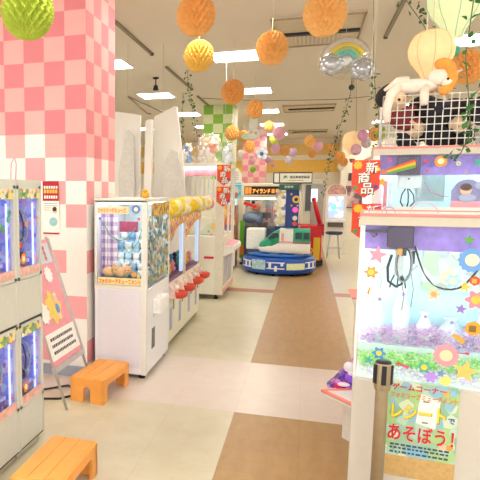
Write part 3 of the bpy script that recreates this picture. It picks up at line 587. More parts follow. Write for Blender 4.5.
# wire basket on top, with plush
def basket():
    t = thing('wire_basket', 'white wire mesh basket full of plush dolls on top of rear right catcher', 'wire basket', (.455, 4.32, 1.885), math.radians(-4))
    WB = M('#e4e2de', .4); w, h, d = .62, .33, .42
    def mesh_panel(ax, o, L):
        m = MB(); n = int(L/.042)
        for i in range(n+1):
            s_ = L*i/n; m.tube([(s_, o, 0) if ax == 'x' else (o, s_, 0), (s_, o, h) if ax == 'x' else (o, s_, h)], .0035, 5)
        for k in range(8):
            z = h*k/7; m.tube([(0, o, z) if ax == 'x' else (o, 0, z), (L, o, z) if ax == 'x' else (o, L, z)], .0035, 5)
        return m
    mesh_panel('x', 0, w).build('front_grid', WB, t); mesh_panel('x', d, w).build('back_grid', WB, t); mesh_panel('y', 0, d).build('side_grid', WB, t); mesh_panel('y', w, d).build('side_grid', WB, t)
    return t
bk = basket()
def doll(x, y, z, s, rz, skin, hair, body, lab, tilt=0, ears=False):
    t = thing('plush_doll', lab, 'plush doll', wrap(bk, (x, y, z)), rz); t.rotation_euler[1] = tilt
    m = MB(); m.ball((0, 0, .10*s), .10*s, sc=(1, .8, 1)); m.ball((-.085*s, -.02*s, .12*s), .04*s, sc=(1.4, .8, .7)); m.ball((.085*s, -.02*s, .12*s), .04*s, sc=(1.4, .8, .7)); m.ball((-.04*s, -.07*s, .03*s), .04*s, sc=(.9, 1.5, .8)); m.ball((.04*s, -.07*s, .03*s), .04*s, sc=(.9, 1.5, .8)); m.build('body', M(body, .9, var=.06), t)
    m = MB(); m.ball((0, 0, .26*s), .105*s, 18, 12)
    if ears: m.ball((-.07*s, 0, .35*s), .03*s); m.ball((.07*s, 0, .35*s), .03*s)
    m.ball((0, -.10*s, .25*s), .012*s); m.build('head', M(skin, .9), t)
    m = MB(); m.ball((0, .02*s, .295*s), .115*s, 18, 12, sc=(1.08, 1, .8)); m.ball((-.09*s, .0, .27*s), .04*s, sc=(.7, 1, 1.4)); m.ball((.09*s, .0, .27*s), .04*s, sc=(.7, 1, 1.4)); m.build('hair', M(hair, .85, var=.1), t)
    m = MB(); m.ball((-.035*s, -.096*s, .255*s), .012*s, 8, 6); m.ball((.035*s, -.096*s, .255*s), .012*s, 8, 6); m.build('eyes', BLACKC, t)
    return t
SK = '#ecc9a2'
doll(.16, .14, .13, .85, .5, SK, '#2a2426', '#8c3a3c', 'black haired plush doll with dark red coat at upper left of the wire basket', tilt=-.5)
doll(.55, .12, .15, .9, -.5, SK, '#3c3230', '#2e2a30', 'black haired plush doll at the upper right of the wire basket, behind ivy', tilt=.5)
doll(.33, .10, .0, .8, 2.6, '#2c2628', '#26222a', '#26242c', 'all black plush doll low in the middle of the wire basket')
doll(.12, .09, .0, .55, .1, SK, SK, '#2c2a2e', 'small beige plush doll at bottom left of wire basket', tilt=.6, ears=True)
doll(.53, .09, .02, .5, -.1, SK, SK, '#27262a', 'small beige plush doll at bottom right of wire basket', tilt=-.5, ears=True)
doll(.27, .26, .05, .8, 2.9, '#2c2628', '#2c2628', '#26242a', 'dark plush doll at the back of the wire basket, behind unicorn plush')
doll(.45, .24, .02, .8, 2.5, '#2c2628', '#3a2c2e', '#3a2628', 'brown black plush doll at the back of basket, right half')
# unicorn plush lying over the top
t = thing('unicorn_plush', 'white plush horse with orange mane lying over the wire basket top', 'plush toy', wrap(bk, (.26, .04, .40)))
m = MB(); m.ball((-.06, 0, -.01), .065, 18, 12, sc=(2.0, .9, .75)); m.ball((.06, -.02, .04), .055, sc=(1.2, .9, 1)); m.ball((.105, -.05, .0), .035, sc=(1.2, .9, .9))
m.tube([(-.16, 0, .0), (-.22, -.04, -.06), (-.24, -.05, -.15), (-.235, -.05, -.24)], [.035, .032, .028, .022], 10); m.tube([(-.12, 0, .03), (-.18, -.02, .03), (-.26, -.03, -.03)], [.03, .022, .01], 8); m.tube([(-.02, -.03, -.02), (-.03, -.08, -.08), (-.03, -.09, -.14)], [.03, .026, .022], 10); m.build('body', M('#f6e6d8', .9), t)
m = MB()
for k in range(10): a = k/9*3.2; m.ball((.075 + .055*math.cos(a-1.3), -.045, .035 + .085*math.sin(a-1.3)), .034)
m.build('mane', M('#f5a34a', .85), t)
m = MB(); m.tube([(.13, -.02, .055), (.19, -.03, .075)], [.016, .002], 8); m.build('horn', M('#fbf3ea', .5), t); m = MB(); m.ball((.10, -.085, .015), .008); m.build('eye', BLACKC, t)

# --- third and fourth catchers down the right hand row (seen at their aisle trays)
C0 = catcher('white catcher with coral trim third in the right hand row, mostly hidden', (.50, 5.45, 0), 0, .8, .55, 1.885, 1.0, 1.83, post=.03)
tr = MB(); tr.box((-.10, -.25, .66), (0.0, .2, .70), .006); tr.build('tray', WHITE, C0)
MB().box((-.108, -.256, .69), (-.002, .205, .705), .004).build('tray_rim', CORAL, C0)
MB().box((-.05, -.25, .1), (0, .2, .66)).build('tray_box', WHITE, C0)
# low tray with purple wrapped prize beside the near catcher
t = thing('prize_tray', 'low white tray with coral rim poking out beside right front catcher', 'tray', (.155, 3.90, 0))
outl = [(0, 0), (.32, -.40), (.75, -.35), (.75, .2), (.30, .13)]
def zprism(pts, z0, z1, mbx=None):
    m = mbx or MB(); m.prism([(p[0], -p[1]) for p in pts], z0, z1, Matrix(((1, 0, 0, 0), (0, 0, -1, 0), (0, 1, 0, 0), (0, 0, 0, 1)))); return m
zprism(outl, .27, .302).build('tray_plate', WHITE, t)
zprism([(p[0]*.8+.12, p[1]*.8) for p in outl], 0, .27).build('pedestal', M('#e2dcd2', .5), t)
MB().tube([(.32, -.40, .30), (.02, -.03, .30), (-.01, 0, .30), (.02, .015, .30), (.30, .13, .30)], .012, 8).build('rim', CORAL, t)
t = thing('wrapped_prize', 'purple patterned bag prize with white bow on the low coral tray', 'prize', (.315, 4.02, .302))
PURP = confetti('purple_print', ['#6a3fae', '#3a2560', '#9a5ad0', '#d890e0', '#4a3a9a', '#e6c8f0', '#e0307a'], 34)
m = MB(); m.prism([(-.14, 0), (.12, 0), (.12, .28), (.05, .22), (-.03, .13), (-.10, .04)], -.05, .06); m.build('bag', PURP, t)
m = MB(); m.ball((-.015, -.06, .155), .032, sc=(1, .6, 1.1)); m.ball((.0, -.06, .115), .018); m.build('bow', M('#eeeaf6', .5), t)
m = MB(); m.ball((.0, -.06, .085), .035, sc=(1, .4, .9)); m.mi = 1; m.ball((-.04, -.06, .035), .03, sc=(1.3, .4, .5)); m.build('flower_print', [M('#9a58ea', .5), M('#f4e4ec', .5)], t)

# hanging banners
def banner(loc, w, h, lab, kanji, ax=PI*0, cord=None):
    t = thing('hanging_banner', lab, 'banner', loc, ax)
    m = MB(); m.prism([(-w/2, -h*.74), (0, -h), (w/2, -h*.74), (w/2, 0), (-w/2, 0)], -.003, .003); m.build('sheet', M('#e5462a', .5, var=.05, scale=20), t)
    for k, ch in enumerate(kanji):
        x = [.2, -.06, .07][k]*w; z = [-.19, -.46, -.74][k]*h
        write('lettering_shadow', ch, C('#4a2a24'), t, (x + .004, -.0035, z - .004), w*.44, w*.44, bold=.02)
        write('lettering', ch, C('#fffaf0'), t, (x, -.0055, z), w*.42, w*.42, bold=.012)
    m = MB(); m.prism(blob(-w*.3, -h*.13, w*.15, 8, .12), -.006, -.003); m.build('yellow_burst', C('#f7b52c'), t)
    m = MB(); m.prism(blob(-w*.36, -h*.72, w*.08, 5, .2), -.005, -.003); m.mi = 1; m.prism(blob(w*.36, -h*.7, w*.08, 5, .2), -.005, -.003); m.mi = 2; m.prism(blob(w*.42, -h*.24, w*.07, 1, 0), -.005, -.003); m.build('flower_print', [C('#4a9a5a'), C('#5a4a9a'), C('#e6e23a')], t)
    MB().tube([(0, 0, 0), (0, 0, 3.4 - loc[2])], .0015, 5).build('cord', M('#cfc6b4', .5), t)
    return t
banner((.355, 4.12, 1.792), .168, .245, 'red hanging banner with white lettering left of rear right catcher, upper one', '新商品')
banner((.362, 4.02, 1.515), .17, .245, 'red hanging banner with white lettering behind corner of right front catcher, lower one', '新商品')
banner((-1.115, 8.25, 1.947), .19, .29, 'orange red hanging banner by tall white catcher post, upper of two', '新商品')
banner((-1.11, 8.20, 1.645), .19, .28, 'orange red hanging banner by tall white catcher post, lower of two', '新商品')

# belt post
t = thing('barrier_post', 'beige metal barrier post with black belt head in front of right catcher', 'barrier post', (.352, 2.76, 0))
POST = M('#a8977c', .38, .5, var=.04)
MB().lathe([(.15, 0), (.15, .012), (.05, .03), (.03, .035)], seg=32).build('base', POST, t)
MB().lathe([(.027, .03), (.027, .72), (.027, .73)], seg=24).build('pole', POST, t)
MB().lathe([(.032, .715), (.036, .73), (.036, .83), (.034, .838), (.0, .84)], seg=24, cap=False).build('head', POST, t)
m = MB()
for a in (-2.7, -1.57, -.3, 1.3):
    mm = Matrix.Rotation(a, 4, 'Z'); m.box((.030, -.010, .745), (.042, .010, .832), .002, mm)
m.build('belt_slot', BLACKC, t); MB().lathe([(.034, .838), (.03, .846), (.001, .848)], seg=20).build('cap', BLACKC, t)

# ================================================================ left aisle: white catcher
BX = (-1.695, 4.60)
t = thing('prize_catcher', 'white catcher with plaid curtain inside, nearest machine left of aisle behind the orange stool', 'arcade machine', (BX[0], BX[1], 0)); D0 = t
w, d, H, z0, z1 = .455, .85, 1.53, .80, 1.49
m = MB(); m.box((0, 0, .04), (w, d, z0-.03), .006); m.build('body', M('#ece9ec', .4, var=.01), t)
MB().box((.03, -.004, .10), (w-.05, .0, z0-.04)).build('side_panel', LILAC, t)
m = MB(); m.box((-.003, -.003, H-.035), (w+.003, d, H), .004); m.build('top_cap', CREAM, t)
m = MB(); m.box((0, 0, z0-.03), (.02, .02, H-.03)); m.box((w-.040, -.006, .04), (w+.003, .04, H-.03)); m.box((w-.02, d-.03, z0-.03), (w, d, H-.03)); m.box((0, d-.02, z0-.03), (.02, d, H-.03)); m.box((0, -.003, z0-.03), (w, .02, z0)); m.box((0, -.003, z1), (w, .02, H-.02)); m.build('frame', CREAM, t)
MB().box((.02, .004, z0), (w-.035, .008, z1)).build('side_pane', GLASS, t); MB().box((w-.008, .03, z0), (w-.004, d-.03, z1)).build('front_pane', GLASS, t)
MB().box((.02, d-.03, z0), (w-.02, d-.02, z1)).build('back_wall', M('#e6f2fb', .5, var=.05), t); MB().box((.004, .02, z0), (.012, d-.02, z1)).build('inner_wall', M('#e6e6f6', .5), t)
m = MB(); m.box((.04, .10, z1-.01), (w-.06, .16, z1-.002)); m.box((w-.05, .05, z1-.01), (w-.04, d-.05, z1-.002)); m.box((.05, .5, z1-.01), (w-.06, .52, z1-.002)); m.build('light_strip', LEDW, t)
CONF2 = confetti('glass_print', ['#d9b95a', '#86a8a4', '#b9b496', '#5f8f80', '#d6cfae', '#8a8f86', '#5a7080', '#e0b84a', '#c8a0b0'], 30, clear=.5)
CONF3 = confetti('glass_header', ['#c88a2e', '#e0b84a', '#8a5a2a', '#d9c27a', '#a8762e'], 30)
write('lettering', 'ファミリーアミューズ', C('#f0862a'), t, (.155, -.006, 1.43), .25, .038, bold=.03)
MB().box((.03, -.001, 1.40), (.30, .002, 1.46)).build('banner_strip', M('#f8e2b4', .5), t)
MB().box((.03, -.001, .805), (w-.04, .002, .865)).build('banner_strip', M('#fae6a8', .5, var=.06), t)
write('lettering', 'ファミリーアミューズメント', C('#e8762a'), t, (.225, -.006, .835), .37, .042, bold=.03)
sticker('gear', 'flower_sticker', .365, 1.44, .035, C('#6a86c8'), t, mat2=C('#f7f0d0')); sticker('star', 'star_sticker', .39, .885, .024, C('#f7cf3a'), t); sticker('star', 'star_sticker', .39, 1.36, .02, C('#e85a5a'), t); sticker('flower', 'flower_sticker', .05, 1.36, .012, C('#6a7ad0'), t); sticker('flower', 'flower_sticker', .35, .90, .022, C('#e0a05a'), t, n=6)
m = MB()
for k in range(8):
    m.prism(rect(.02+k*.017, z0+.02, .02+(k+1)*.017, 1.40), .12 + (k % 2)*.02, .14 + (k % 2)*.02)
m.build('plaid_curtain', plaid('plaid', '#f4eef6', '#d3c0e0', '#a88ac4', 4.2), t)
MB().box((.17, .16, 1.24), (.33, .18, 1.33)).build('inner_sign', M('#b04a72', .5, var=.1), t)
MB().box((.012, .03, z0+.0), (w-.012, d-.03, z0+.05)).build('prize_bed', M('#7ad0e0', .5, var=.15, scale=50), t)
m = MB(); m.tube([(.06, .06, 1.33), (.11, .06, 1.22), (.2, .06, 1.17), (.27, .06, 1.19), (.34, .06, 1.28)], .005, 6); m.build('garland', M('#4a9a7a', .5), t)
m = MB(); m.tube([(.22, .08, 1.14), (.28, .08, 1.07), (.36, .08, 1.16), (.4, .08, 1.3)], .004, 6); m.build('garland', M('#5aa08a', .5), t)
MB().box((w-.012, .20, 1.38), (w-.002, d-.04, z1)).build('header_print', CONF3, t)
MB().box((w-.012, .10, z0), (w-.002, d-.04, 1.38)).build('front_print', CONF2, t)
m = MB(); m.box((w, .22, .53), (w+.07, .56, .655), .008); m.build('coin_box', M('#f4f2ee', .4), t)
MB().ball((w+.035, .3, .668), .022).build('joystick', C('#f4d9d4'), t)
MB().box((w, .20, .22), (w+.004, .30, .40)).build('prize_chute', M('#6a6a66', .4), t); MB().box((w, .25, .54-.03), (w+.005, .27, .5)).build('keyhole', SILVER, t)
m = MB(); m.box((.06, -.006, .115), (.15, -.004, .14)); m.build('warning_sticker', C('#e8b0a0'), t)
for x, y in ((.07, .07), (w-.05, .07), (.07, d-.07), (w-.05, d-.07)): MB().lathe([(.03, 0), (.03, .02), (.012, .022), (.012, .04)], (x, y, 0), 14).build('foot', DARK, t)
rr = random.Random(11)
for k in range(32):
    lay = k // 8; x = .16 + .07*(k % 4) + .015*(lay % 2); y = .15 + .045*lay + .10*((k // 4) % 2); z = z0 + .05 + .085*lay; s_ = .04
    m = MB(); m.ball((0, 0, s_), s_); m.ball((0, -.01, s_*2.4), s_*.8); m.ball((-s_*.7, 0, s_*3.1), s_*.3); m.ball((s_*.7, 0, s_*3.1), s_*.3)
    cn = ['pale blue', 'bluish white', 'mid blue', 'cream white'][(k*3 + lay) % 4]
    o = m.build('plush_toy', M(['#b8dcf2', '#e6f3fa', '#8fc0ea', '#f4f6fa'][(k*3 + lay) % 4], .9)); o.location = (BX[0]+x, BX[1]+y, z); tag(o, 'small %s plush in the heap inside plaid curtain catcher' % cn, 'plush toy', '%s plush heap in plaid curtain catcher' % cn)
for k, (x, lb) in enumerate(((.07, 'left'), (.18, 'right'))):
    q = thing('plush_toy', 'beige plush bear lying against the glass of plaid curtain catcher, %s one' % lb, 'plush toy', (BX[0]+x+.03, BX[1]+.09, z0+.05))
    m = MB(); m.ball((0, 0, .05), .05, sc=(1.2, .9, .9)); m.ball((.06, -.01, .07), .04); m.ball((.05, 0, .11), .014); m.ball((.085, 0, .10), .014); m.build('body', M('#e6b98c', .9, var=.08), q)
    m = MB(); m.ball((.075, -.045, .075), .006); m.ball((.055, -.045, .075), .006); m.build('eyes', BLACKC, q)
q = thing('toy_figure', 'round yellow toy chick sitting on top of white catcher', 'toy', (-1.26, 4.63, H))
m = MB(); m.ball((0, 0, .03), .032); m.ball((.0, 0, .055), .022); m.build('body', C('#f9b233'), q); m = MB(); m.ball((-.008, -.02, .058), .004); m.ball((.010, -.02, .058), .004); m.build('eyes', BLACKC, q); m = MB(); m.ball((0, -.024, .05), .006); m.build('beak', C('#e8502a'), q)
for k, (x, y, r, lb) in enumerate([(.33, .3, .05, 'right'), (.06, .25, .035, 'left')]):
    tag(MB().tube([(BX[0]+x + r*math.cos(a), BX[1]+y, H + r*1.1*math.sin(a)) for a in (PI*i/10 for i in range(11))], .003, 5).build('wire_hoop', M('#e6cf8a', .4)), 'thin wire hoop on the plaid curtain catcher top, %s one' % lb, 'wire hoop')

# ---------------------------------------------------------------- four small catchers in a row
LB = M('#b4cdf2', .5, emit=.35, var=0)
ORP = confetti('arch_print', ['#f2a24a', '#f7d9a0', '#c85a7a', '#f3b54f', '#7a6ab0', '#f7c86a', '#fae8c8'], 30)
def small_catcher():
    t = thing('small_catcher', '', 'arcade machine', (0, 0, 0), 0, 'small catchers with red bowls left of aisle')
    L, D, H = .95, .46, 1.46      # front faces +x at x=0, body goes to -x
    YZ = Matrix(((0, 1, 0, 0), (1, 0, 0, 0), (0, 0, 1, 0), (0, 0, 0, 1)))
    m = MB(); m.box((-D, 0, .05), (0, L, .66), .006); m.build('body', M('#efe9d6', .4, var=.015), t)
    m = MB(); m.box((-D, 0, 1.38), (0, L, H), .006); m.build('top_cap', M('#f4edd8', .4), t)
    for a, b in (((-.03, 0, .66), (0, .035, 1.38)), ((-.03, L-.035, .66), (0, L, 1.38)), ((-D, 0, .66), (-D+.02, .02, 1.38)), ((-D, L-.02, .66), (-D+.02, L, 1.38))): MB().box(a, b).build('window_post', M('#f1d6bd', .4), t)
    MB().box((-D, .02, .66), (-D+.01, L-.02, 1.38)).build('back_wall', M('#d3dbe4', .5, var=.12, scale=12), t)
    MB().box((-D+.02, .02, .66), (-.02, L-.02, .70)).build('prize_bed', M('#8a5a8a', .5, var=.3, scale=60), t)
    MB().box((-.006, .035, .66), (-.003, L-.035, 1.38)).build('front_pane', GLASS, t)
    MB().box((-.045, L-.12, .70), (-.015, L-.045, 1.34)).build('light_panel', LB, t)
    MB().box((-.3, .2, 1.2), (-.15, .4, 1.34), .01).build('claw_carriage', M('#5c6474', .4), t)
    MB().tube([(-.22, .3, 1.2), (-.2, .28, 1.08), (-.24, .33, 1.0)], .008, 6).build('claw_arm', SILVER, t)
    pts = [(.0, 1.38), (L, 1.38), (L, 1.26), (L*.86, 1.25), (L*.6, 1.23), (L*.3, 1.17), (L*.1, 1.10), (0, 1.08)]
    m = MB(); m.prism(pts, .0, .004, YZ); m.build('arch_print', ORP, t)
    m = MB(); m.prism([(0, 1.10), (L*.1, 1.12), (L*.3, 1.19), (L*.6, 1.25), (L*.86, 1.27), (L, 1.28), (L, 1.255), (L*.86, 1.245), (L*.6, 1.225), (L*.3, 1.165), (L*.1, 1.095), (0, 1.07)], .004, .008, YZ); m.build('arch_border', C('#f0a03a'), t)
    for q, yc in enumerate((.25, .70)):
        m = MB(); m.prism([(0, .52), (.07, .52), (.05, .60), (0, .65)], yc-.13, yc+.13); m.build('control_shelf', M('#f6d9cf', .4), t)
        m = MB(); m.lathe([(.05, .505), (.085, .53), (.092, .575), (.086, .578), (.075, .55), (.0, .545)], (.085, yc, 0), 24, cap=False); b = m.build('bowl', M('#e2523c', .35), t)
        m = MB(); m.ball((.05, yc, .61), .035); m.build('joystick_ball', C('#f6e9d8'), t)
        m = MB(); m.box((0, yc-.05, .17), (.004, yc+.05, .40)); m.build('blue_label', C('#a9b4d8'), t)
        m = MB(); m.box((0, yc+.1, .36), (.004, yc+.15, .47)); m.build('instruction_label', C('#8a8a80'), t)
    for x, y in ((-.05, .05), (-.05, L-.05), (-D+.05, .05), (-D+.05, L-.05)): MB().lathe([(.02, 0), (.02, .05)], (x, y, 0), 10).build('foot', DARK, t)
    return t
sc0 = small_catcher()
for k, lab in enumerate(('cream two seat catcher with red bowls, next to the plaid curtain catcher', 'cream two seat catcher with red bowls, next to the tall white catcher')):
    y = 5.50 + k*.96; o = sc0 if k == 0 else dup(sc0, (0, 0, 0)); o.location = (-1.285, y, 0); o['label'] = lab
    for j in range(8):
        m = MB(); m.ball((0, 0, .04), .04); m.ball((0, 0, .10), .032); m.ball((0, .022, .13), .012); m.ball((0, -.022, .13), .012)
        q = m.build('plush_toy', M(['#4ab8a0', '#f7f7f2', '#a04a7a', '#5aa0d8', '#f7d24a', '#3a3a4a', '#f29ab0', '#7ad0c0'][j], .9)); q.location = (-1.285 - .10 - .14*(j % 2), y + .12 + .2*(j//2), .70)
        tag(q, 'small %s plush toy in two seat catcher nearest the %s catcher' % (['teal', 'white', 'plum', 'blue', 'yellow', 'dark', 'pink', 'mint'][j], ['plaid curtain', 'tall white'][k]), 'plush toy', 'plush toys inside the two seat catchers')
# yellow ruffled garland along their tops
gt = thing('ruffle_garland', 'yellow and cream ruffled garland along tops of the small catchers', 'garland', (-1.24, 6.4, 1.43))
YEL = M('#ffd83a', .7, trans=.15); CRM = M('#fbf0c4', .7, trans=.15); PNK = M('#f2a0c0', .7)
def ruffle(y, mt, r, sd):
    rr_ = random.Random(sd); m = MB()
    for k in range(11):
        a = rr_.uniform(0, 6.28); b = rr_.uniform(-1, 1); c = (r*.42*math.cos(a), y + r*.35*b, r*.42*math.sin(a)); m.mi = 0 if rr_.random() < .72 else 1
        m.ball(c, r*rr_.uniform(.38, .6), 9, 6, sc=(1, .7, 1.1))
    return m.build('ruffle', mt, gt)
for k in range(14): ruffle(-.92 + k*.165, [[CRM, YEL], [YEL, CRM], [YEL, CRM], [CRM, YEL]][k % 4] if k < 13 else [PNK, CRM], .098, k)
MB().tube([(0, -.98, 0), (0, 1.28, 0)], .006, 6).build('string', CRM, gt)

# ---------------------------------------------------------------- tall white catcher
t = thing('tall_catcher', 'tall white catcher with pink tray and plush bags on top, left of aisle', 'arcade machine', (-1.9, 8.44, 0)); E0 = t
w, d, H = .77, 1.30, 1.985
m = MB(); m.box((0, 0, .07), (w, d, .93), .008); m.build('body', M('#f1ede0', .4, var=.015), t)
m = MB(); m.box((0, 0, H-.05), (w, d, H), .005); m.build('top_cap', CREAM, t)
m = MB(); m.box((w-.12, -.003, .07), (w+.004, .05, H-.01), .004); m.build('wide_post', M('#e9e2d2', .4), t)
for a, b in (((0, 0, .9), (.03, .03, H-.05)), ((w-.05, d-.06, .9), (w, d, H-.05)), ((0, d-.03, .9), (.03, d, H-.05)), ((w-.03, .62, .9), (w, .66, H-.05))): MB().box(a, b).build('window_post', WHITE, t)
MB().box((.03, .004, .93), (w-.12, .008, H-.05)).build('side_pane', GLASS, t); MB().box((w-.008, .05, .93), (w-.004, d-.05, H-.05)).build('front_pane', GLASS, t)
MB().box((.01, .02, .93), (.03, d-.02, H-.05)).build('inner_wall', M('#e8dcd4', .5), t)
MB().box((.03, .10, 1.80), (w-.1, .12, 1.90)).build('inner_header', M('#d88a92', .5, var=.15, scale=14), t)
MB().box((.03, .05, 1.905), (w-.1, .08, 1.93)).build('light_strip', LEDW, t)
m = MB()
for k in range(7): m.box((.12 + k*.07, .4, 1.35), (.14 + k*.07, .43, 1.8))
m.build('prize_rods', M('#dfe8e8', .4), t)
m = MB(); m.box((.15, .2, .93), (.62, .6, 1.2), .02); m.build('prize_box', confetti('prize_box', ['#f4f0e0', '#f7e6c0', '#dfeadc', '#fbf7ee'], 10), t)
sticker('flower', 'flower_sticker', .62, 1.08, .035, C('#f7c44a'), t, n=6); sticker('star', 'star_sticker', .56, 1.0, .03, C('#8fd0a8'), t); sticker('star', 'star_sticker', .60, .96, .025, C('#f2a8b8'), t); 
MB().box((.50, -.006, .60), (.64, -.002, .635)).build('red_label', C('#d8324a'), t); MB().box((.53, -.006, .35), (.545, -.002, .42)).build('green_label', C('#4aa86a'), t)
m = MB(); m.prism([(w, .63), (w+.14, .70), (w+.14, .76), (w+.12, .79), (w, .80)], .12, 1.1); m.build('tray', WHITE, t)
m = MB(); m.prism([(w+.01, .80), (w+.12, .79), (w+.12, .795), (w+.01, .81)], .16, 1.05); m.build('tray_top', C('#f291a0'), t)
m = MB(); m.box((w, .12, .2), (w+.006, .52, .60)); m.box((w, .62, .2), (w+.006, 1.02, .60)); m.build('lower_door', M('#c9c6cc', .35), t)
m = MB(); m.box((w, .02, .08), (w+.006, d-.03, .15)); m.build('kick_strip', C('#eab4a0'), t)
for x, y in ((.1, .08), (w-.1, .08), (.1, d-.08), (w-.08, d-.08)):
    MB().lathe([(.035, 0), (.035, .03), (.015, .035), (.015, .07)], (x, y, 0), 14).build('foot', DARK, t)
# bags of plush on it
def bag(x, y, sx, sz, cols, lab):
    t = thing('plush_bag', lab, 'bag of plush', (x, y, 1.985))
    rr = random.Random(int(x*100))
    m = MB(); m.lathe([(sx*.85, 0), (sx*1.0, sz*.25), (sx*.98, sz*.6), (sx*.6, sz*.85), (sx*.25, sz*.95), (sx*.4, sz*1.05)], seg=20); m.build('clear_bag', BAG, t)
    for k in range(7):
        m = MB(); c = (rr.uniform(-.4, .4)*sx, rr.uniform(-.5, .3)*sx, sz*(.12 + .11*k)); r = sx*.42
        m.ball(c, r); m.ball((c[0], c[1]-r*.5, c[2]+r*.7), r*.65); m.ball((c[0]-r*.5, c[1]-r*.3, c[2]+r*1.2), r*.25); m.ball((c[0]+r*.5, c[1]-r*.3, c[2]+r*1.2), r*.25); m.build('bagged_plush', M(cols[k % len(cols)], .9), t)
bag(-1.36, 8.68, .16, .42, ['#f7e6cc', '#f3d2b0', '#faf0e2', '#e89a80'], 'tallest clear bag of cream plush on top of tall catcher')
bag(-1.70, 8.66, .14, .28, ['#f6c89a', '#7a9ad0', '#f7ead8', '#f2b07a'], 'left clear bag of peach plush on top of tall catcher')
bag(-1.56, 9.15, .12, .46, ['#f3dccb', '#f6ece0'], 'rear clear bag of pale plush behind others on tall catcher')
bag(-1.10 - .1, 9.2, .11, .34, ['#e8eef2', '#dfe6ea', '#f7f7f7'], 'right clear bag of white plush at aisle edge on tall catcher')

# ---------------------------------------------------------------- tall white boards behind the pillar
def whiteboard(x0, y, pts, th, lab, flap=None):
    t = thing('display_board', lab, 'display board', (x0, y, 0))
    m = MB(); m.prism([(a - x0, b) for a, b in pts], 0, th); m.build('panel', M('#efebe4', .5, var=.01), t)
    if flap:
        m = MB(); m.prism([(a - x0, b) for a, b in flap], -.10, 0); m.build('inner_flap', M('#dcd8d2', .5), t)
BD = M('#b9b2ac', .6)
whiteboard(-2.45, 7.90, [(-2.95, 0), (-2.235, 0), (-2.235, 2.62), (-2.30, 2.635), (-2.62, 2.69), (-2.80, 2.64), (-2.95, 1.6)], .06, 'white tall display board peeking out right beside pink pillar', [(-2.50, 1.2), (-2.30, 1.2), (-2.29, 1.75), (-2.31, 2.35), (-2.40, 2.42), (-2.47, 2.1), (-2.52, 1.8)])
whiteboard(-2.07, 7.72, [(-2.15, 0), (-2.04, 0), (-2.02, 2.54), (-2.09, 2.535), (-2.11, 2.50)], .10, 'narrow white display board edge between two wider white boards')
whiteboard(-1.8, 7.96, [(-2.03, 0), (-1.60, 0), (-1.60, 1.53), (-1.63, 1.9), (-1.735, 2.72), (-1.76, 2.735), (-2.05, 2.60)], .06, 'widest white display board with slanting top, above the yellow garland', [(-1.90, 1.2), (-1.66, 1.2), (-1.66, 1.95), (-1.70, 2.1), (-1.78, 2.15), (-1.86, 2.0), (-1.90, 1.8)])

# ================================================================ train ride in the aisle
t = thing('train_carousel_ride', 'blue round carousel ride with green bullet train car in aisle', 'kiddie ride', (-.48, 11.75, 0)); Rr = t
BLUE = M('#1a52b4', .3, var=.04); NAVY = M('#243a86', .35)
MB().lathe([(.60, .03), (.66, .05), (.69, .09), (.69, .27), (.66, .32), (.61, .34)], seg=48).build('base', BLUE, t)
MB().lathe([(.56, .34), (.60, .36), (.60, .40), (.2, .41)], seg=48).build('turntable', M('#3a7ad0', .3), t)
for k in range(10): a = 2*PI*k/10 + .2; MB().lathe([(.03, 0), (.03, .06)], (.56*math.cos(a), .56*math.sin(a), 0), 10).build('castor', DARK, t)
def ringpanel(a0, a1, z0, z1, mat, name, r=.697, n=8):
    m = MB(); A = []; 
    for i in range(n+1):
        a = a0 + (a1-a0)*i/n
        A.append([m.bm.verts.new((rr_*math.cos(a), rr_*math.sin(a), z)) for rr_, z in ((r, z0), (r, z1), (r-.01, z1), (r-.01, z0))])
    for p, q in zip(A, A[1:]):
        for k in range(4): m.bm.faces.new((p[k], q[k], q[(k+1) % 4], p[(k+1) % 4]))
    m.bm.faces.new(A[0]); m.bm.faces.new(A[-1][::-1]); bmesh.ops.recalc_face_normals(m.bm, faces=m.bm.faces[:])
    return m.build(name, mat, t)
WH = M('#f4f6fa', .4)
deg = math.radians
ringpanel(deg(228), deg(252), .12, .30, M('#bfe0f4', .4, var=.2, scale=18), 'cartoon_sign', .702)
ringpanel(deg(284), deg(314), .13, .25, M('#e9efc8', .4), 'cream_sign', .702)
for a0, a1, za, zb in ((254, 281, .14, .16), (254, 281, .25, .27), (257, 261, .14, .27), (266, 270, .10, .2), (275, 279, .2, .27), (316, 345, .14, .16), (316, 345, .25, .27), (322, 326, .14, .27), (334, 338, .14, .27), (200, 226, .14, .16), (200, 226, .25, .27), (210, 214, .14, .27), (220, 224, .14, .27)):
    ringpanel(deg(a0), deg(a1), za, zb, WH, 'white_stripe', .699, 4)
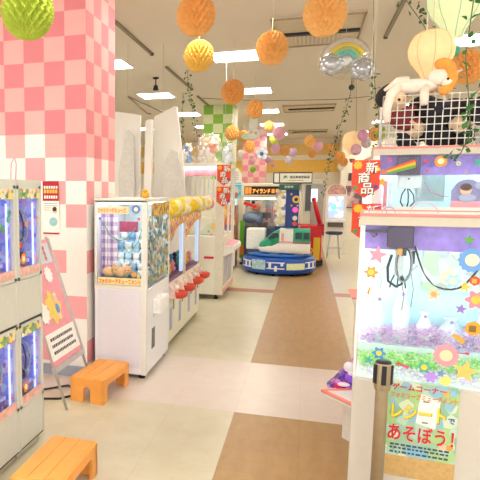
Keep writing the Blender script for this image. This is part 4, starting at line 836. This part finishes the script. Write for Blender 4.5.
# train: nose to -x
GR = M('#1f9e78', .3, var=.03)
def loft(secs, name, mat, par, loc=(0, 0, 0)):
    m = MB(); rings = []
    for x, hw, zb, zt, rd in secs:
        pts = []
        for k in range(16):
            a = 2*PI*k/16 + PI/16; c, s_ = math.cos(a), math.sin(a)
            e = rd; px = math.copysign(abs(c)**e, c)*hw; pz = math.copysign(abs(s_)**e, s_)*(zt-zb)/2 + (zt+zb)/2
            pts.append(m.bm.verts.new((x+loc[0], px+loc[1], pz+loc[2])))
        rings.append(pts)
    for A, B in zip(rings, rings[1:]):
        for k in range(16): m.bm.faces.new((A[k], A[(k+1) % 16], B[(k+1) % 16], B[k])).smooth = True
    m.bm.faces.new(rings[0]); m.bm.faces.new(rings[-1][::-1]); bmesh.ops.recalc_face_normals(m.bm, faces=m.bm.faces[:])
    return m.build(name, mat, par)
ty = -.36
loft([(-.36, .03, .50, .58, 1), (-.33, .09, .46, .62, .9), (-.22, .15, .44, .70, .8), (-.12, .18, .43, .80, .6), (0, .19, .43, .87, .45), (.15, .19, .43, .885, .4), (.56, .19, .43, .885, .4)], 'train_upper', GR, t, (0, ty, 0))
loft([(-.37, .03, .47, .53, 1), (-.33, .10, .43, .55, .8), (-.2, .17, .42, .58, .6), (0, .202, .42, .64, .4), (.57, .202, .42, .64, .4)], 'train_lower', M('#f4efec', .35), t, (0, ty, 0))
MB().box((-.0, ty-.205, .635), (.57, ty-.19, .65)).build('pink_stripe', C('#e0507a'), t)
MB().box((.02, ty-.204, .60), (.26, ty+.2, .88)).build('door_section', M('#eef0ee', .35), t)
MB().box((.05, ty-.207, .66), (.10, ty-.203, .80)).build('crest_sign', C('#e8a8b4'), t)
m = MB(); m.box((.30, ty-.196, .70), (.42, ty-.188, .82)); m.box((.45, ty-.196, .70), (.54, ty-.188, .82)); m.build('side_window', M('#223a3c', .2), t)
m = MB(); m.prism([(-.20, .70), (-.06, .70), (-.03, .80), (-.10, .80)], ty-.192, ty+.19); m.build('windscreen', M('#16282c', .15), t)
m = MB(); m.box((-.05, ty-.198, .72), (0.0, ty-.19, .80)); m.build('cab_window', M('#16282c', .15), t)
for x in (-.15, .3): MB().box((x, ty-.12, .40), (x+.16, ty+.12, .44)).build('train_mount', M('#a8b8c8', .4), t)
# white vehicle behind, left
m = MB(); m.box((-.62, -.2, .45), (-.26, .15, .86), .03); m.build('white_car_body', M('#f3f1ec', .35), t); MB().box((-.6, -.19, .41), (-.28, .14, .46)).build('white_car_chassis', M('#5a5c60', .4), t)
# central tower
m = MB(); m.box((-.1, .0, .41), (.33, .35, 1.60), .01); m.build('tower', NAVY, t)
sticker('gear', 'gold_emblem', .28, 1.42, .07, C('#e8c04a'), t, y=-.006, mat2=C('#3a2a4a'))
for z, c in ((1.22, '#ff2a5a'), (1.06, '#f0e0d0'), (.95, '#e05a4a')): sticker('gear', 'tower_badge', .27, z, .045, M(c, .4, emit=2.5 if c == '#ff2a5a' else 0), t, y=-.006)
sticker('star', 'star_sticker', .19, 1.52, .03, C('#e8d04a'), t, y=-.006); sticker('star', 'star_sticker', .20, 1.3, .025, C('#f4c04a'), t, y=-.006); sticker('star', 'star_sticker', .31, 1.30, .02, C('#f4f0e0'), t, y=-.006)
m = MB(); m.box((-.10, -.03, .9), (.09, -.002, 1.62)); m.build('side_print', confetti('tower_print', ['#d9c9a0', '#a8b4c0', '#f0e8d8', '#7a86b0', '#c8a070', '#e6dcc8'], 14), t)
m = MB(); m.box((-.04, -.05, 1.60), (.34, .36, 1.71)); m.build('green_sign', M('#2a5a48', .4), t); write('lettering', '新幹線', C('#cfe6d8'), t, (.14, -.053, 1.66), .16, .05)
m = MB(); m.box((-.16, -.06, 1.72), (.56, .34, 1.94), .008); m.build('sign_box', M('#4a4a48', .4), t)
m = MB(); m.box((-.135, -.066, 1.745), (-.05, -.058, 1.915)); m.box((-.03, -.066, 1.745), (.545, -.058, 1.915)); m.build('sign_face', M('#e9e4d4', .4), t)
write('lettering', 'JR', C('#1f7a4a'), t, (.07, -.069, 1.845), .085, .055, bold=.04); write('lettering', '東日本旅客鉄道', C('#1c2622'), t, (.33, -.069, 1.845), .36, .052, bold=.01)
m = MB(); m.box((.13, -.068, 1.775), (.40, -.066, 1.785)); m.build('small_lettering', C('#8a8a7a'), t)
m = MB(); m.tube([(.36, -.02, .42), (.36, -.02, 1.72)], .012, 8); m.build('pole', SILVER, t)
m = MB(); m.tube([(.31, -.05, .95), (.54, -.05, .95)], .012, 8); m.tube([(.54, -.05, .95), (.54, -.05, .42)], .012, 8); m.build('hand_rail', C('#d2404a'), t)

# the machine with the orange on black sign, behind the ride on the left
t = thing('island_medal_machine', 'cream framed arcade machine with orange lettered black sign behind the train carousel', 'arcade machine', (-1.34, 12.7, 0))
FRC = M('#f1e6c8', .4)
w = .98
m = MB(); m.box((0, 0, 0), (w, .8, .80), .01); m.build('body', M('#4c5c74', .5), t)
m = MB(); m.box((0, -.06, 1.44), (w-.02, .8, 1.74), .03); m.build('sign_housing', FRC, t)
m = MB(); m.box((.07, -.072, 1.505), (w-.08, -.058, 1.675)); m.build('sign_face', M('#241210', .4), t)
write('lettering', 'アイランド', M('#ff9a3c', .5, emit=1.2), t, (.42, -.076, 1.575), .36, .095, bold=.02)
m = MB(); m.box((.09, -.076, 1.52), (.15, -.072, 1.655)); m.box((.16, -.076, 1.52), (.215, -.072, 1.655)); m.box((.63, -.076, 1.535), (.69, -.072, 1.62)); m.box((.71, -.076, 1.535), (.78, -.072, 1.62)); m.build('sign_blocks', M('#e87a2a', .5, emit=.6), t)
m = MB(); m.box((0, -.03, .05), (.045, .03, 1.5)); m.box((w-.05, -.03, .05), (w-.02, .03, 1.5)); m.build('frame_post', FRC, t)
MB().box((.045, -.005, .80), (w-.05, 0, 1.45)).build('front_pane', GLASS, t)
MB().box((.045, .5, .80), (w-.05, .52, 1.47)).build('back_print', confetti('island_print', ['#c8c4bc', '#e2ddd2', '#b07a6a', '#9aa8b4', '#d8d0c0', '#8a8c90', '#efe8dc'], 9), t)
MB().box((.06, .05, 1.40), (w-.07, .07, 1.43)).build('light_strip', M('#fff6e0', .5, emit=4, var=0), t)
m = MB(); m.ball((.18, .3, 1.0), .14, sc=(1.3, 1, .9)); m.ball((.36, .3, .96), .10); m.build('bulky_toy', M('#7a8fae', .6), t); m = MB(); m.ball((.30, .25, 1.22), .09); m.build('round_toy', M('#c07a68', .6), t); m = MB(); m.ball((.24, .2, 1.34), .04); m.build('knob_toy', DARK, t)
m = MB(); m.box((.5, .2, .95), (.56, .26, 1.2)); m.box((.62, .22, .9), (.66, .28, 1.25)); m.build('pillar_toy', M('#c86a60', .5), t); MB().box((.44, .18, 1.0), (.62, .3, 1.12)).build('monitor_toy', M('#3a4250', .4), t)
m = MB(); m.box((0, -.05, .15), (.09, -.02, .95)); m.build('side_light_green', M('#6ac82e', .4), t); m = MB(); m.box((0, -.055, .22), (.09, -.05, .42)); m.build('side_light_orange', C('#f0832a'), t)
# machines behind the tall catcher along the aisle
t = thing('orange_game_cabinet', 'orange printed game cabinet standing past the tall white catcher', 'arcade machine', (-1.62, 12.0, 0))
m = MB(); m.box((0, 0, 0), (.24, .6, 1.28), .01); m.build('body', confetti('cab_print', ['#e8762a', '#f2a24a', '#7a5ab0', '#d84a2a', '#f7c86a', '#8a3a2a', '#4a86b0'], 9), t)
m = MB(); m.box((-.03, -.05, .05), (.27, 0, .56), .01); m.build('counter', M('#f0e4dc', .4), t); m = MB(); m.prism(blob(.12, .3, .08, 1, 0), -.056, -.05); m.build('blue_disc', C('#2f9ad0'), t)
m = MB(); m.box((-.0, -.04, 1.28), (.26, .08, 1.34), 0, Matrix.Translation((0, 0, .1)) @ Matrix.Rotation(.32, 4, 'Y') @ Matrix.Translation((0, 0, .0))); m.build('red_topper', C('#d8242a'), t)
t = thing('cyan_poster', 'cyan cartoon poster hung near the orange game cabinet', 'poster', (-1.42, 11.6, 1.43))
m = MB(); m.box((-.02, 0, 0), (.20, .006, .27)); m.build('sheet', confetti('cyan_print', ['#4ab4dc', '#8fd4ec', '#5ac4e0', '#c8e8f0', '#e0a070'], 14), t); m = MB(); m.prism(blob(.09, .15, .06, 1, 0), -.004, 0); m.mi = 1; m.prism(blob(.09, .07, .05, 5, .1), -.005, -.001); m.build('figure_print', [C('#dcc8b8'), C('#b06a4a')], t)
MB().tube([(.09, 0, .27), (.09, 0, 1.97)], .002, 5).build('cord', M('#cfc6b4', .5), t)
t = thing('white_notice', 'white notice sheet with yellow corner hung above cyan poster', 'notice', (-1.44, 11.7, 1.72))
m = MB(); m.box((0, 0, 0), (.20, .006, .30)); m.build('sheet', M('#ece8dc', .5), t); m = MB(); m.box((0, -.003, 0), (.20, 0, .02)); m.mi = 1; m.prism([(.2, .3), (.2, .2), (.13, .3)], -.003, 0); m.build('print', [C('#4ab0c8'), C('#f2cf4a')], t); m = MB()
for k in range(5): m.box((.03, -.003, .08 + k*.035), (.15, 0, .09 + k*.035))
m.build('lettering_lines', C('#8a8a88'), t); MB().tube([(.1, 0, .3), (.1, 0, 1.68)], .002, 5).build('cord', M('#cfc6b4', .5), t)
t = thing('game_cabinet', 'pale game cabinet with bright screens far left behind the orange cabinet', 'arcade machine', (-2.4, 14.2, 0))
m = MB(); m.box((0, 0, 0), (.9, .6, 1.8), .02); m.build('body', M('#e8e0d0', .5), t); m = MB(); m.box((.1, -.01, .9), (.8, 0, 1.5)); m.build('screen', M('#b8dce8', .3, emit=.5, var=.3, scale=6), t)

# ================================================================ far right: red ride, photo booth, stool
t = thing('red_crane_ride', 'red kiddie ride with raised red arm right of the train carousel', 'kiddie ride', (.12, 12.75, 0))
m = MB(); m.box((-.30, 0, .12), (.20, .6, .86), .04); m.build('body', RED, t)
m = MB(); m.tube([(0.02, .1, 1.40), (.05, .1, 1.28), (.16, .1, .88)], [.03, .045, .05], 10); m.ball((.015, .1, 1.40), .05); m.build('arm', RED, t)
m = MB(); m.box((.04, -.012, .15), (.17, 0, .62)); m.build('yellow_panel', C('#f2c22e'), t); sticker('gear', 'front_badge', -.02, .35, .06, C('#e8b03a'), t, y=-.01, mat2=C('#c8342a')); MB().box((-.28, .05, .03), (.24, .55, .14)).build('base', DARK, t)
MB().box((.10, .02, .7), (.24, .3, .9), .02).build('seat', C('#b81c2a'), t)
t = thing('screen_booth', 'pale arcade booth with glowing violet blue screen by far wall', 'arcade machine', (.46, 15.6, 0))
BO = M('#efe4d8', .5)
m = MB(); m.prism([(0, 0), (.48, 0), (.48, 1.55)] + [(.24 + .24*math.cos(a), 1.55 + .2*math.sin(a)) for a in (PI*k/10 for k in range(1, 10))] + [(0, 1.55)], .05, .5); m.build('body', BO, t)
m = MB(); m.prism([(.02, 1.50), (.46, 1.50)] + [(.24 + .22*math.cos(a), 1.55 + .19*math.sin(a)) for a in (PI*k/10 for k in range(1, 10))], .035, .05); m.build('arch_panel', M('#dca49a', .5, var=.2, scale=14), t)
m = MB(); m.box((.07, .03, .93), (.40, .048, 1.42)); m.build('screen', confetti('screen_print', ['#7a8cf0', '#a8c4ff', '#5ab4f0', '#c8b4ff', '#dce8ff'], 9), t)
scr = bpy.data.materials['screen_print'].node_tree; scr.nodes['Principled BSDF'].inputs['Emission Strength'].default_value = 1.1; scr.links.new(scr.nodes['Color Ramp'].outputs[0], scr.nodes['Principled BSDF'].inputs['Emission Color'])
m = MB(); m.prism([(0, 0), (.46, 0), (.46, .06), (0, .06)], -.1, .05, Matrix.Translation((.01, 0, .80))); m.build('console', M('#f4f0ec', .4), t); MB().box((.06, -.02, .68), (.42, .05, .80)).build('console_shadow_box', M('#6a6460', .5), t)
t = thing('bar_stool', 'chrome legged stool with dark seat before the glowing screen booth', 'stool', (.63, 14.5, 0))
MB().lathe([(.16, .57), (.19, .59), (.19, .62), (.17, .635), (.0, .64)], seg=24, cap=False).build('seat', M('#2a3450', .5), t)
for k in range(4):
    a = PI/4 + k*PI/2; MB().tube([(.12*math.cos(a), .12*math.sin(a), .58), (.20*math.cos(a), .20*math.sin(a), .01)], .012, 8).build('leg', SILVER, t)
MB().tube([(.165*math.cos(a), .165*math.sin(a), .25) for a in (2*PI*k/20 for k in range(20))], .008, 6, close=True).build('foot_ring', SILVER, t)
t = thing('wall_picture', 'small framed picture with pink and dark figures on the far cream wall', 'picture', (1.19, 20.58, 1.02)); 
m = MB(); m.box((0, -.02, 0), (.50, .02, .72)); m.build('frame', M('#5a4a4c', .5), t); m = MB(); m.box((.03, -.026, .03), (.47, -.02, .69)); m.build('print', confetti('figure_print', ['#c89aa0', '#e6c8c0', '#7a5a68', '#d8b0a8', '#a08890'], 7), t)
t = thing('dark_notice_board', 'dark notice board on cream wall between the yellow bands by the rainbow side', 'notice board', (1.05 + .2, 20.58, 1.9))
m = MB(); m.box((0, -.02, 0), (.3, .02, .25)); m.build('panel', M('#4a4248', .5), t)
t = thing('far_cabinet', 'pale cabinet with dark screens under the train sign far back', 'arcade machine', (-.1, 17.5, 0)); m = MB(); m.box((0, 0, 0), (.45, .5, 1.9), .02); m.build('body', M('#cfc8b8', .5), t); m = MB(); m.box((.05, -.01, 1.0), (.40, 0, 1.75)); m.build('screen', M('#5a5a60', .3), t); 
t = thing('lit_cabinet', 'slim cabinet with white lit screen just right of blue train tower', 'arcade machine', (.08, 13.5, 0)); m = MB(); m.box((0, 0, 0), (.26, .4, 1.75), .02); m.build('body', M('#b0aca4', .5), t); m = MB(); m.box((.0, -.012, 1.35), (.13, 0, 1.62)); m.build('screen', M('#d8e6f4', .3, emit=1.0), t)

# ================================================================ hanging decorations
def honeycomb(r, col, seg, rings, cells):
    mb = MB(); V = []
    for i in range(rings+1):
        th = PI*i/rings; row = []
        for j in range(seg):
            ph = 2*PI*j/seg
            u = cells*ph/2; v = cells*.5*th*.7
            f = abs(math.sin(u+v)*math.sin(u-v)) ** .42
            rr_ = r*(1 - .34*f*math.sin(th)**.5)
            row.append(mb.bm.verts.new((rr_*math.sin(th)*math.cos(ph), rr_*math.sin(th)*math.sin(ph), r*math.cos(th)*(1-.02))) if 0 < i < rings else None)
        V.append(row)
    top = mb.bm.verts.new((0, 0, r*.93)); bot = mb.bm.verts.new((0, 0, -r*.93))
    for j in range(seg):
        k = (j+1) % seg
        mb.bm.faces.new((top, V[1][j], V[1][k])); mb.bm.faces.new((bot, V[rings-1][k], V[rings-1][j]))
        for i in range(1, rings-1): mb.bm.faces.new((V[i][j], V[i+1][j], V[i+1][k], V[i][k]))
    for f in mb.bm.faces: f.smooth = False
    bmesh.ops.recalc_face_normals(mb.bm, faces=mb.bm.faces[:])
    return mb
def hang(kind, x, y, z, r, col, lab, cat='paper ball', seg=None):
    t = thing({'h': 'honeycomb_ball', 'b': 'balloon', 'l': 'round_lantern'}[kind], lab, cat, (x, y, z))
    if kind == 'h':
        near = y < 8; honeycomb(r, col, 216 if near else 84, 96 if near else 36, 18 if near else 12).build('paper_body', col, t)
        MB().tube([(0, 0, r*.9), (0, 0, r+.10)], .007, 6).build('tab', M('#e8dcb8', .6), t)
    else:
        MB().ball((0, 0, 0), r, 20, 14, sc=(1, 1, 1.08)).build('balloon_body', col, t); m = MB(); m.lathe([(.002, -r*1.06), (.02, -r*1.16)], seg=8); m.build('knot', col, t)
    MB().tube([(0, 0, r*.95), (0, 0, 3.4-z)], .0018, 5).build('cord', M('#d8ccb0', .6), t)
    return t
OR2 = M('#f2b46a', .85, trans=.1, spec=.05); OR3 = M('#f5c078', .85, trans=.1, spec=.05)
B = lambda h: M(h, .35, trans=.1)
rows = [
 ('h', -1.441, 2.9, 2.535, .150, LIME, 'large lime green honeycomb ball hanging at top left before pink pillar'),
 ('h', -.817, 4.36, 2.855, .150, OR2, 'orange honeycomb ball directly above a yellow one near top'),
 ('h', -1.019, 5.62, 2.85, .150, GOLD, 'golden yellow honeycomb ball directly under a larger orange one'),
 ('h', -.345, 5.45, 2.835, .150, OR3, 'orange honeycomb ball hanging in front of nearest air conditioner slot, left one'),
 ('h', .064, 4.25, 2.757, .150, OR3, 'large orange honeycomb ball at top above the rainbow balloon'),
 ('h', -.897, 7.26, 2.768, .150, OR2, 'orange honeycomb ball below the first aisle ceiling panel'),
 ('h', -.844, 9.68, 2.877, .150, OR2, 'dark orange honeycomb ball just above the white star foil balloon'),
 ('h', -1.435, 11.62, 2.695, .150, OR2, 'orange honeycomb ball in front of the green checked pillar'),
 ('h', -1.45, 13.9, 2.827, .14, OR2, 'small orange honeycomb ball half hidden at green pillar edge'),
 ('h', -1.405, 14.92, 2.66, .15, OR2, 'small orange honeycomb ball above far pink pillar'),
 ('h', -.929, 14.53, 3.107, .13, OR2, 'small orange honeycomb ball behind the white foil balloon'),
 ('b', -.648, 13.56, 2.849, .14, B('#f2b6cf'), 'largest pink balloon right of the white foil balloon'),
 ('b', -.804, 14.53, 2.80, .11, B('#d2e25a'), 'lime balloon touching the largest pink balloon'),
 ('b', -.84, 15.98, 2.68, .12, B('#e6b4d8'), 'lilac pink balloon under the lime balloon'),
 ('h', -.607, 16.27, 2.625, .14, OR3, 'small orange honeycomb ball among balloons above the yellow band, beside lilac balloon'),
 ('b', -.45, 18.16, 2.711, .12, B('#d8b8dc'), 'far lilac balloon right of small orange honeycomb ball'),
 ('b', -.555, 18.16, 2.48, .12, B('#cfc4c8'), 'far greyish balloon below lilac balloon'),
 ('b', -1.235, 19.37, 2.56, .10, B('#d0a8cc'), 'tiny lilac balloon beside blue flower balloon'),
 ('b', -1.209, 21.5, 2.487, .08, B('#f2a8d0'), 'tiny pink balloon on upper yellow band'),
 ('b', -1.70, 19.0, 2.53, .12, B('#f8b8c8'), 'far pink balloon before far pink pillar'),
 ('b', -1.69, 19.3, 2.26, .10, B('#8fc83a'), 'tiny green balloon before far pink pillar'),
 ('b', -2.0, 18.5, 2.72, .10, B('#f4eee8'), 'tiny white balloon left of far pink pillar'),
 ('h', .01, 14.79, 2.755, .14, OR3, 'small orange honeycomb ball right of middle air conditioner vent'),
 ('h', .076, 16.6, 2.554, .11, OR2, 'tiny orange honeycomb ball below pink balloon in mid distance'),
 ('b', .213, 16.14, 2.729, .125, B('#f2b2cc'), 'pink balloon between two small orange balls in mid distance'),
 ('h', .57, 18.16, 2.806, .13, OR2, 'tiny dark orange honeycomb ball beside hanging ivy in distance'),
 ('h', .694, 14.79, 2.37, .14, OR2, 'orange honeycomb ball left below the cream lantern in distance'),
 ('h', .88, 16.6, 2.33, .12, OR2, 'tiny orange honeycomb ball directly below cream lantern'),
 ('b', .93, 19.0, 2.30, .10, B('#f3eee4'), 'tiny white balloon under orange balls near cream lantern'),
 ('b', 1.043, 13.2, 2.72, .11, B('#e6a8cc'), 'pink balloon overlapping right side of the cream lantern'),
 ('b', 1.13, 13.4, 2.58, .10, B('#cfc0cc'), 'greyish lilac balloon at lower right of the cream lantern'),
 ('b', .93, 13.3, 2.44, .11, B('#e8b4cc'), 'pink balloon hanging under the cream lantern'),
 ('h', 1.30, 13.6, 2.775, .15, OR3, 'orange honeycomb ball behind lime ball beside wire basket'),
 ('h', 1.40, 13.2, 2.745, .12, LIME, 'small lime honeycomb ball beside wire basket, in front of an orange one'),
 ('h', 1.454, 6.7, 2.805, .17, OR2, 'orange honeycomb ball at right edge below the teal hot air lantern'),
]
for r in rows: hang(r[0], r[1], r[2], r[3], r[4], r[5], r[6], 'paper ball' if r[0] == 'h' else 'balloon')
# flower and star foil balloons far
t = thing('flower_balloon', 'white and blue flower shaped balloon above far pink pillar', 'balloon', (-1.33, 18.0, 2.664)); m = MB()
for k in range(5): a = 2*PI*k/5 + .3; m.ball((.11*math.cos(a), 0, .11*math.sin(a)), .075, sc=(1, .6, 1))
m.build('petals', B('#e6ecf6'), t); m = MB(); m.ball((0, -.04, 0), .06); m.build('centre', B('#5a7aa8'), t); MB().tube([(0, 0, .15), (0, 0, .73)], .003, 5).build('cord', M('#d8ccb0', .6), t)
t = thing('character_balloon', 'white foil balloon with ears and pastel wings above the aisle', 'balloon', (-1.17, 13.2, 2.86)); m = MB(); m.ball((0, 0, .15), .11, sc=(.9, .6, 1.3)); m.ball((-.05, 0, .27), .04); m.ball((.05, 0, .28), .04); m.ball((0, 0, -.06), .14, sc=(1.1, .6, .8)); m.build('body', B('#eef0e6'), t)
m = MB(); m.ball((-.15, 0, -.1), .10, sc=(1.2, .4, .6)); m.build('left_wing', B('#c6e8d8'), t); m = MB(); m.ball((.17, 0, -.02), .10, sc=(1.2, .4, .7)); m.build('right_wing', B('#f2d8e0'), t); m = MB(); m.ball((-.04, -.07, -.02), .035); m.ball((.06, -.07, -.04), .035); m.build('cheeks', B('#f2b8b8'), t); MB().tube([(0, 0, .25), (0, 0, .54)], .003, 5).build('cord', M('#d8ccb0', .6), t)

# paper hot air balloon lanterns
def lantern(x, y, z, s, body, basket_c, lab, rib, emit=.0, tassel=True):
    t = thing('balloon_lantern', lab, 'paper lantern', (x, y, z))
    prof = [(.02, .165), (.08, .155), (.125, .125), (.155, .075), (.168, .02), (.163, -.035), (.14, -.085), (.105, -.13), (.075, -.17), (.06, -.205), (.055, -.225)]
    pr2 = []
    for i in range(len(prof)-1):
        for k in range(4):
            f = k/4; a, b = prof[i], prof[i+1]; pr2.append(((a[0]+(b[0]-a[0])*f)*s*(1 - (.008 if k % 2 else 0)), (a[1]+(b[1]-a[1])*f)*s))
    pr2.append((prof[-1][0]*s, prof[-1][1]*s))
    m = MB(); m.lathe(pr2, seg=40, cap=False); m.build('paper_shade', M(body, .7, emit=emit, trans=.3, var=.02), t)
    for k in range(8):
        a = 2*PI*k/8; MB().tube([(p[0]*s*1.004*math.cos(a), p[0]*s*1.004*math.sin(a), p[1]*s) for p in prof], .0018*s, 4).build('rib', M(rib, .7), t)
    for k in range(4): a = PI/4 + PI/2*k; MB().tube([(.05*s*math.cos(a), .05*s*math.sin(a), -.22*s), (.04*s*math.cos(a), .04*s*math.sin(a), -.30*s)], .0015, 5).build('stay', M('#e8dcc0', .6), t)
    m = MB(); m.lathe([(.032*s, -.345*s), (.045*s, -.30*s), (.045*s, -.285*s), (.04*s, -.285*s), (.03*s, -.34*s)], seg=20, cap=True); m.build('basket', M(basket_c, .6), t)
    MB().tube([(0, 0, .16*s), (0, 0, 3.4-z)], .0016, 5).build('cord', M('#d8ccb0', .6), t)
    return t
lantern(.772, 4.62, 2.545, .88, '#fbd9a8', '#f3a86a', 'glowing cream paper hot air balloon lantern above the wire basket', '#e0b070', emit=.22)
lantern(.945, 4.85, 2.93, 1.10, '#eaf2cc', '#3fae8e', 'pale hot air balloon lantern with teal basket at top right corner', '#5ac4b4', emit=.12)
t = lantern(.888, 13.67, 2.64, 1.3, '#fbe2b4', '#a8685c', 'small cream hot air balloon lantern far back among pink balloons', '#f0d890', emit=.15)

# rainbow foil balloon
t = thing('rainbow_balloon', 'clear foil balloon with rainbow arch and two white clouds', 'balloon', (.30, 6.3, 2.87))
RB = Matrix.Rotation(deg(-12), 4, 'Y')
def tor(R_, r_, y, mat, name, a0=.15, a1=PI-.15):
    m = MB(); pts = [RB @ Vector((R_*math.cos(a), y, R_*math.sin(a) - .03)) for a in (a0 + (a1-a0)*k/18 for k in range(19))]
    m.tube(pts, r_, 12); return m.build(name, mat, t)
tor(.20, .034, 0, M('#ece6e0', .2, trans=.3), 'outer_arch'); tor(.155, .032, -.03, M('#e9cb3c', .25), 'yellow_band'); tor(.118, .027, -.045, M('#a8c860', .25), 'green_band'); tor(.085, .03, -.05, M('#5cb6b8', .25), 'teal_band')
m = MB(); m.ball((0, .02, .02), .24, 28, 20, sc=(.98, .42, .86)); m.build('clear_skin', FOIL, t)
for sx, zz, nm in ((-.125, -.05, 'left'), (.165, -.115, 'right')):
    m = MB(); rr_ = random.Random(4)
    for k in range(8): a = 2*PI*k/8; m.ball((sx + .068*math.cos(a), -.05, zz + .055*math.sin(a)), .052, 16, 10, sc=(1, .8, 1))
    m.ball((sx, -.06, zz), .08, 20, 12, sc=(1.1, .8, .9)); m.build('cloud', M('#b9bcc2', .18, .55, var=.02), t)
MB().tube([(0, 0, .2), (0, 0, .53)], .002, 5).build('cord', M('#d8ccb0', .6), t)

# ivy garlands
LEAF = M('#4d6b3c', .6, var=.15, scale=10); LEAFB = M('#35782e', .55, var=.15, scale=10); STEM = M('#5c6b48', .7)
def ivy(pts, n, size, lab, leaf=LEAF, spread=.05, seed=1, start=0):
    base = Vector(pts[0]); t = thing('ivy_garland', lab, 'ivy garland', base); P = [Vector(p) - base for p in pts]
    fine = []
    for a, b in zip(P, P[1:]):
        for k in range(6): fine.append(a.lerp(b, k/6))
    fine.append(P[-1]); MB().tube(fine, .003, 5).build('stem', STEM, t)
    rr_ = random.Random(seed); mb = MB()
    for k in range(n):
        i = min(len(fine)-2, int((start + (1-start)*k/n)*(len(fine)-1)))
        c = fine[i].lerp(fine[i+1], rr_.random()) + Vector((rr_.uniform(-spread, spread), rr_.uniform(-spread, spread), rr_.uniform(-.02, .02)))
        s_ = size*rr_.uniform(.7, 1.2); M_ = Matrix.Translation(c) @ Matrix.Rotation(rr_.uniform(0, 6.3), 4, 'Z') @ Matrix.Rotation(rr_.uniform(.2, 1.3), 4, 'X') @ Matrix.Rotation(rr_.uniform(-1, 1), 4, 'Y')
        o = [(0, -1), (.45, -.75), (.75, -.3), (.45, .1), (.3, .5), (0, 1), (-.3, .5), (-.45, .1), (-.75, -.3), (-.45, -.75)]
        vs = [mb.bm.verts.new(M_ @ Vector((x*s_, abs(x)*s_*.35, z*s_))) for x, z in o]
        mid = [mb.bm.verts.new(M_ @ Vector((0, 0, z*s_))) for z in (-.6, 0, .5)]
        try:
            mb.bm.faces.new((vs[0], vs[1], vs[2], mid[0])); mb.bm.faces.new((mid[0], vs[2], vs[3], mid[1])); mb.bm.faces.new((mid[1], vs[3], vs[4], mid[2])); mb.bm.faces.new((mid[2], vs[4], vs[5]))
            mb.bm.faces.new((vs[0], mid[0], vs[8], vs[9])); mb.bm.faces.new((mid[0], mid[1], vs[7], vs[8])); mb.bm.faces.new((mid[1], mid[2], vs[6], vs[7])); mb.bm.faces.new((mid[2], vs[5], vs[6]))
        except ValueError: pass
    o = mb.build('leaves', leaf, t); o['kind'] = 'stuff'; return t
ivy([(.80, 3.6, 3.4), (.785, 3.6, 2.6), (.765, 3.6, 2.3), (.80, 3.6, 2.05), (.815, 3.6, 1.9), (.80, 3.72, 1.80), (.74, 3.78, 1.78)], 34, .026, 'bright green ivy strand hanging down over wire basket at right edge', LEAFB, .03, 3)
ivy([(.50, 6, 3.4), (.535, 6, 2.75), (.56, 6, 2.5), (.60, 6, 2.3), (.61, 6, 2.0), (.60, 6, 1.9)], 70, .022, 'dark ivy strand hanging left of wire basket', LEAF, .04, 4, .22)
ivy([(.60, 5.0, 3.4), (.65, 5, 3.0), (.72, 5, 2.9), (.785, 5, 2.8), (.80, 5, 2.7)], 30, .022, 'dark ivy strand at top above the cream hot air lantern', LEAF, .06, 5)
ivy([(.54, 8, 3.4), (.50, 8, 3.0), (.42, 8, 2.6), (.34, 8, 2.35), (.29, 8, 2.1), (.24, 8, 1.9), (.20, 8, 1.5)], 80, .020, 'sparse ivy strand slanting down in front of far wall by cream lantern', LEAF, .04, 6, .22)
ivy([(-1.80, 9, 3.4), (-1.79, 9, 3.14), (-1.75, 9, 2.95), (-1.71, 9, 2.8), (-1.66, 9, 2.55), (-1.63, 9, 2.35)], 60, .026, 'dark ivy strand hanging at rail end above the plush bags', LEAF, .045, 7)
ivy([(-2.28, 11, 3.4), (-2.29, 11, 2.9), (-2.28, 11, 2.5), (-2.27, 11, 2.1)], 50, .03, 'dark ivy strand seen between the two white display boards', LEAF, .03, 8)
# thin rods by ceiling lines on the right
tag(MB().tube([(.955, 6.0, 3.4), (.955, 6.0, 2.75), (1.18, 6.0, 2.35)], .007, 6).build('hanging_stick', M('#e8e0d0', .5)), 'thin white stick slanting beside orange ball behind the wire basket', 'stick')
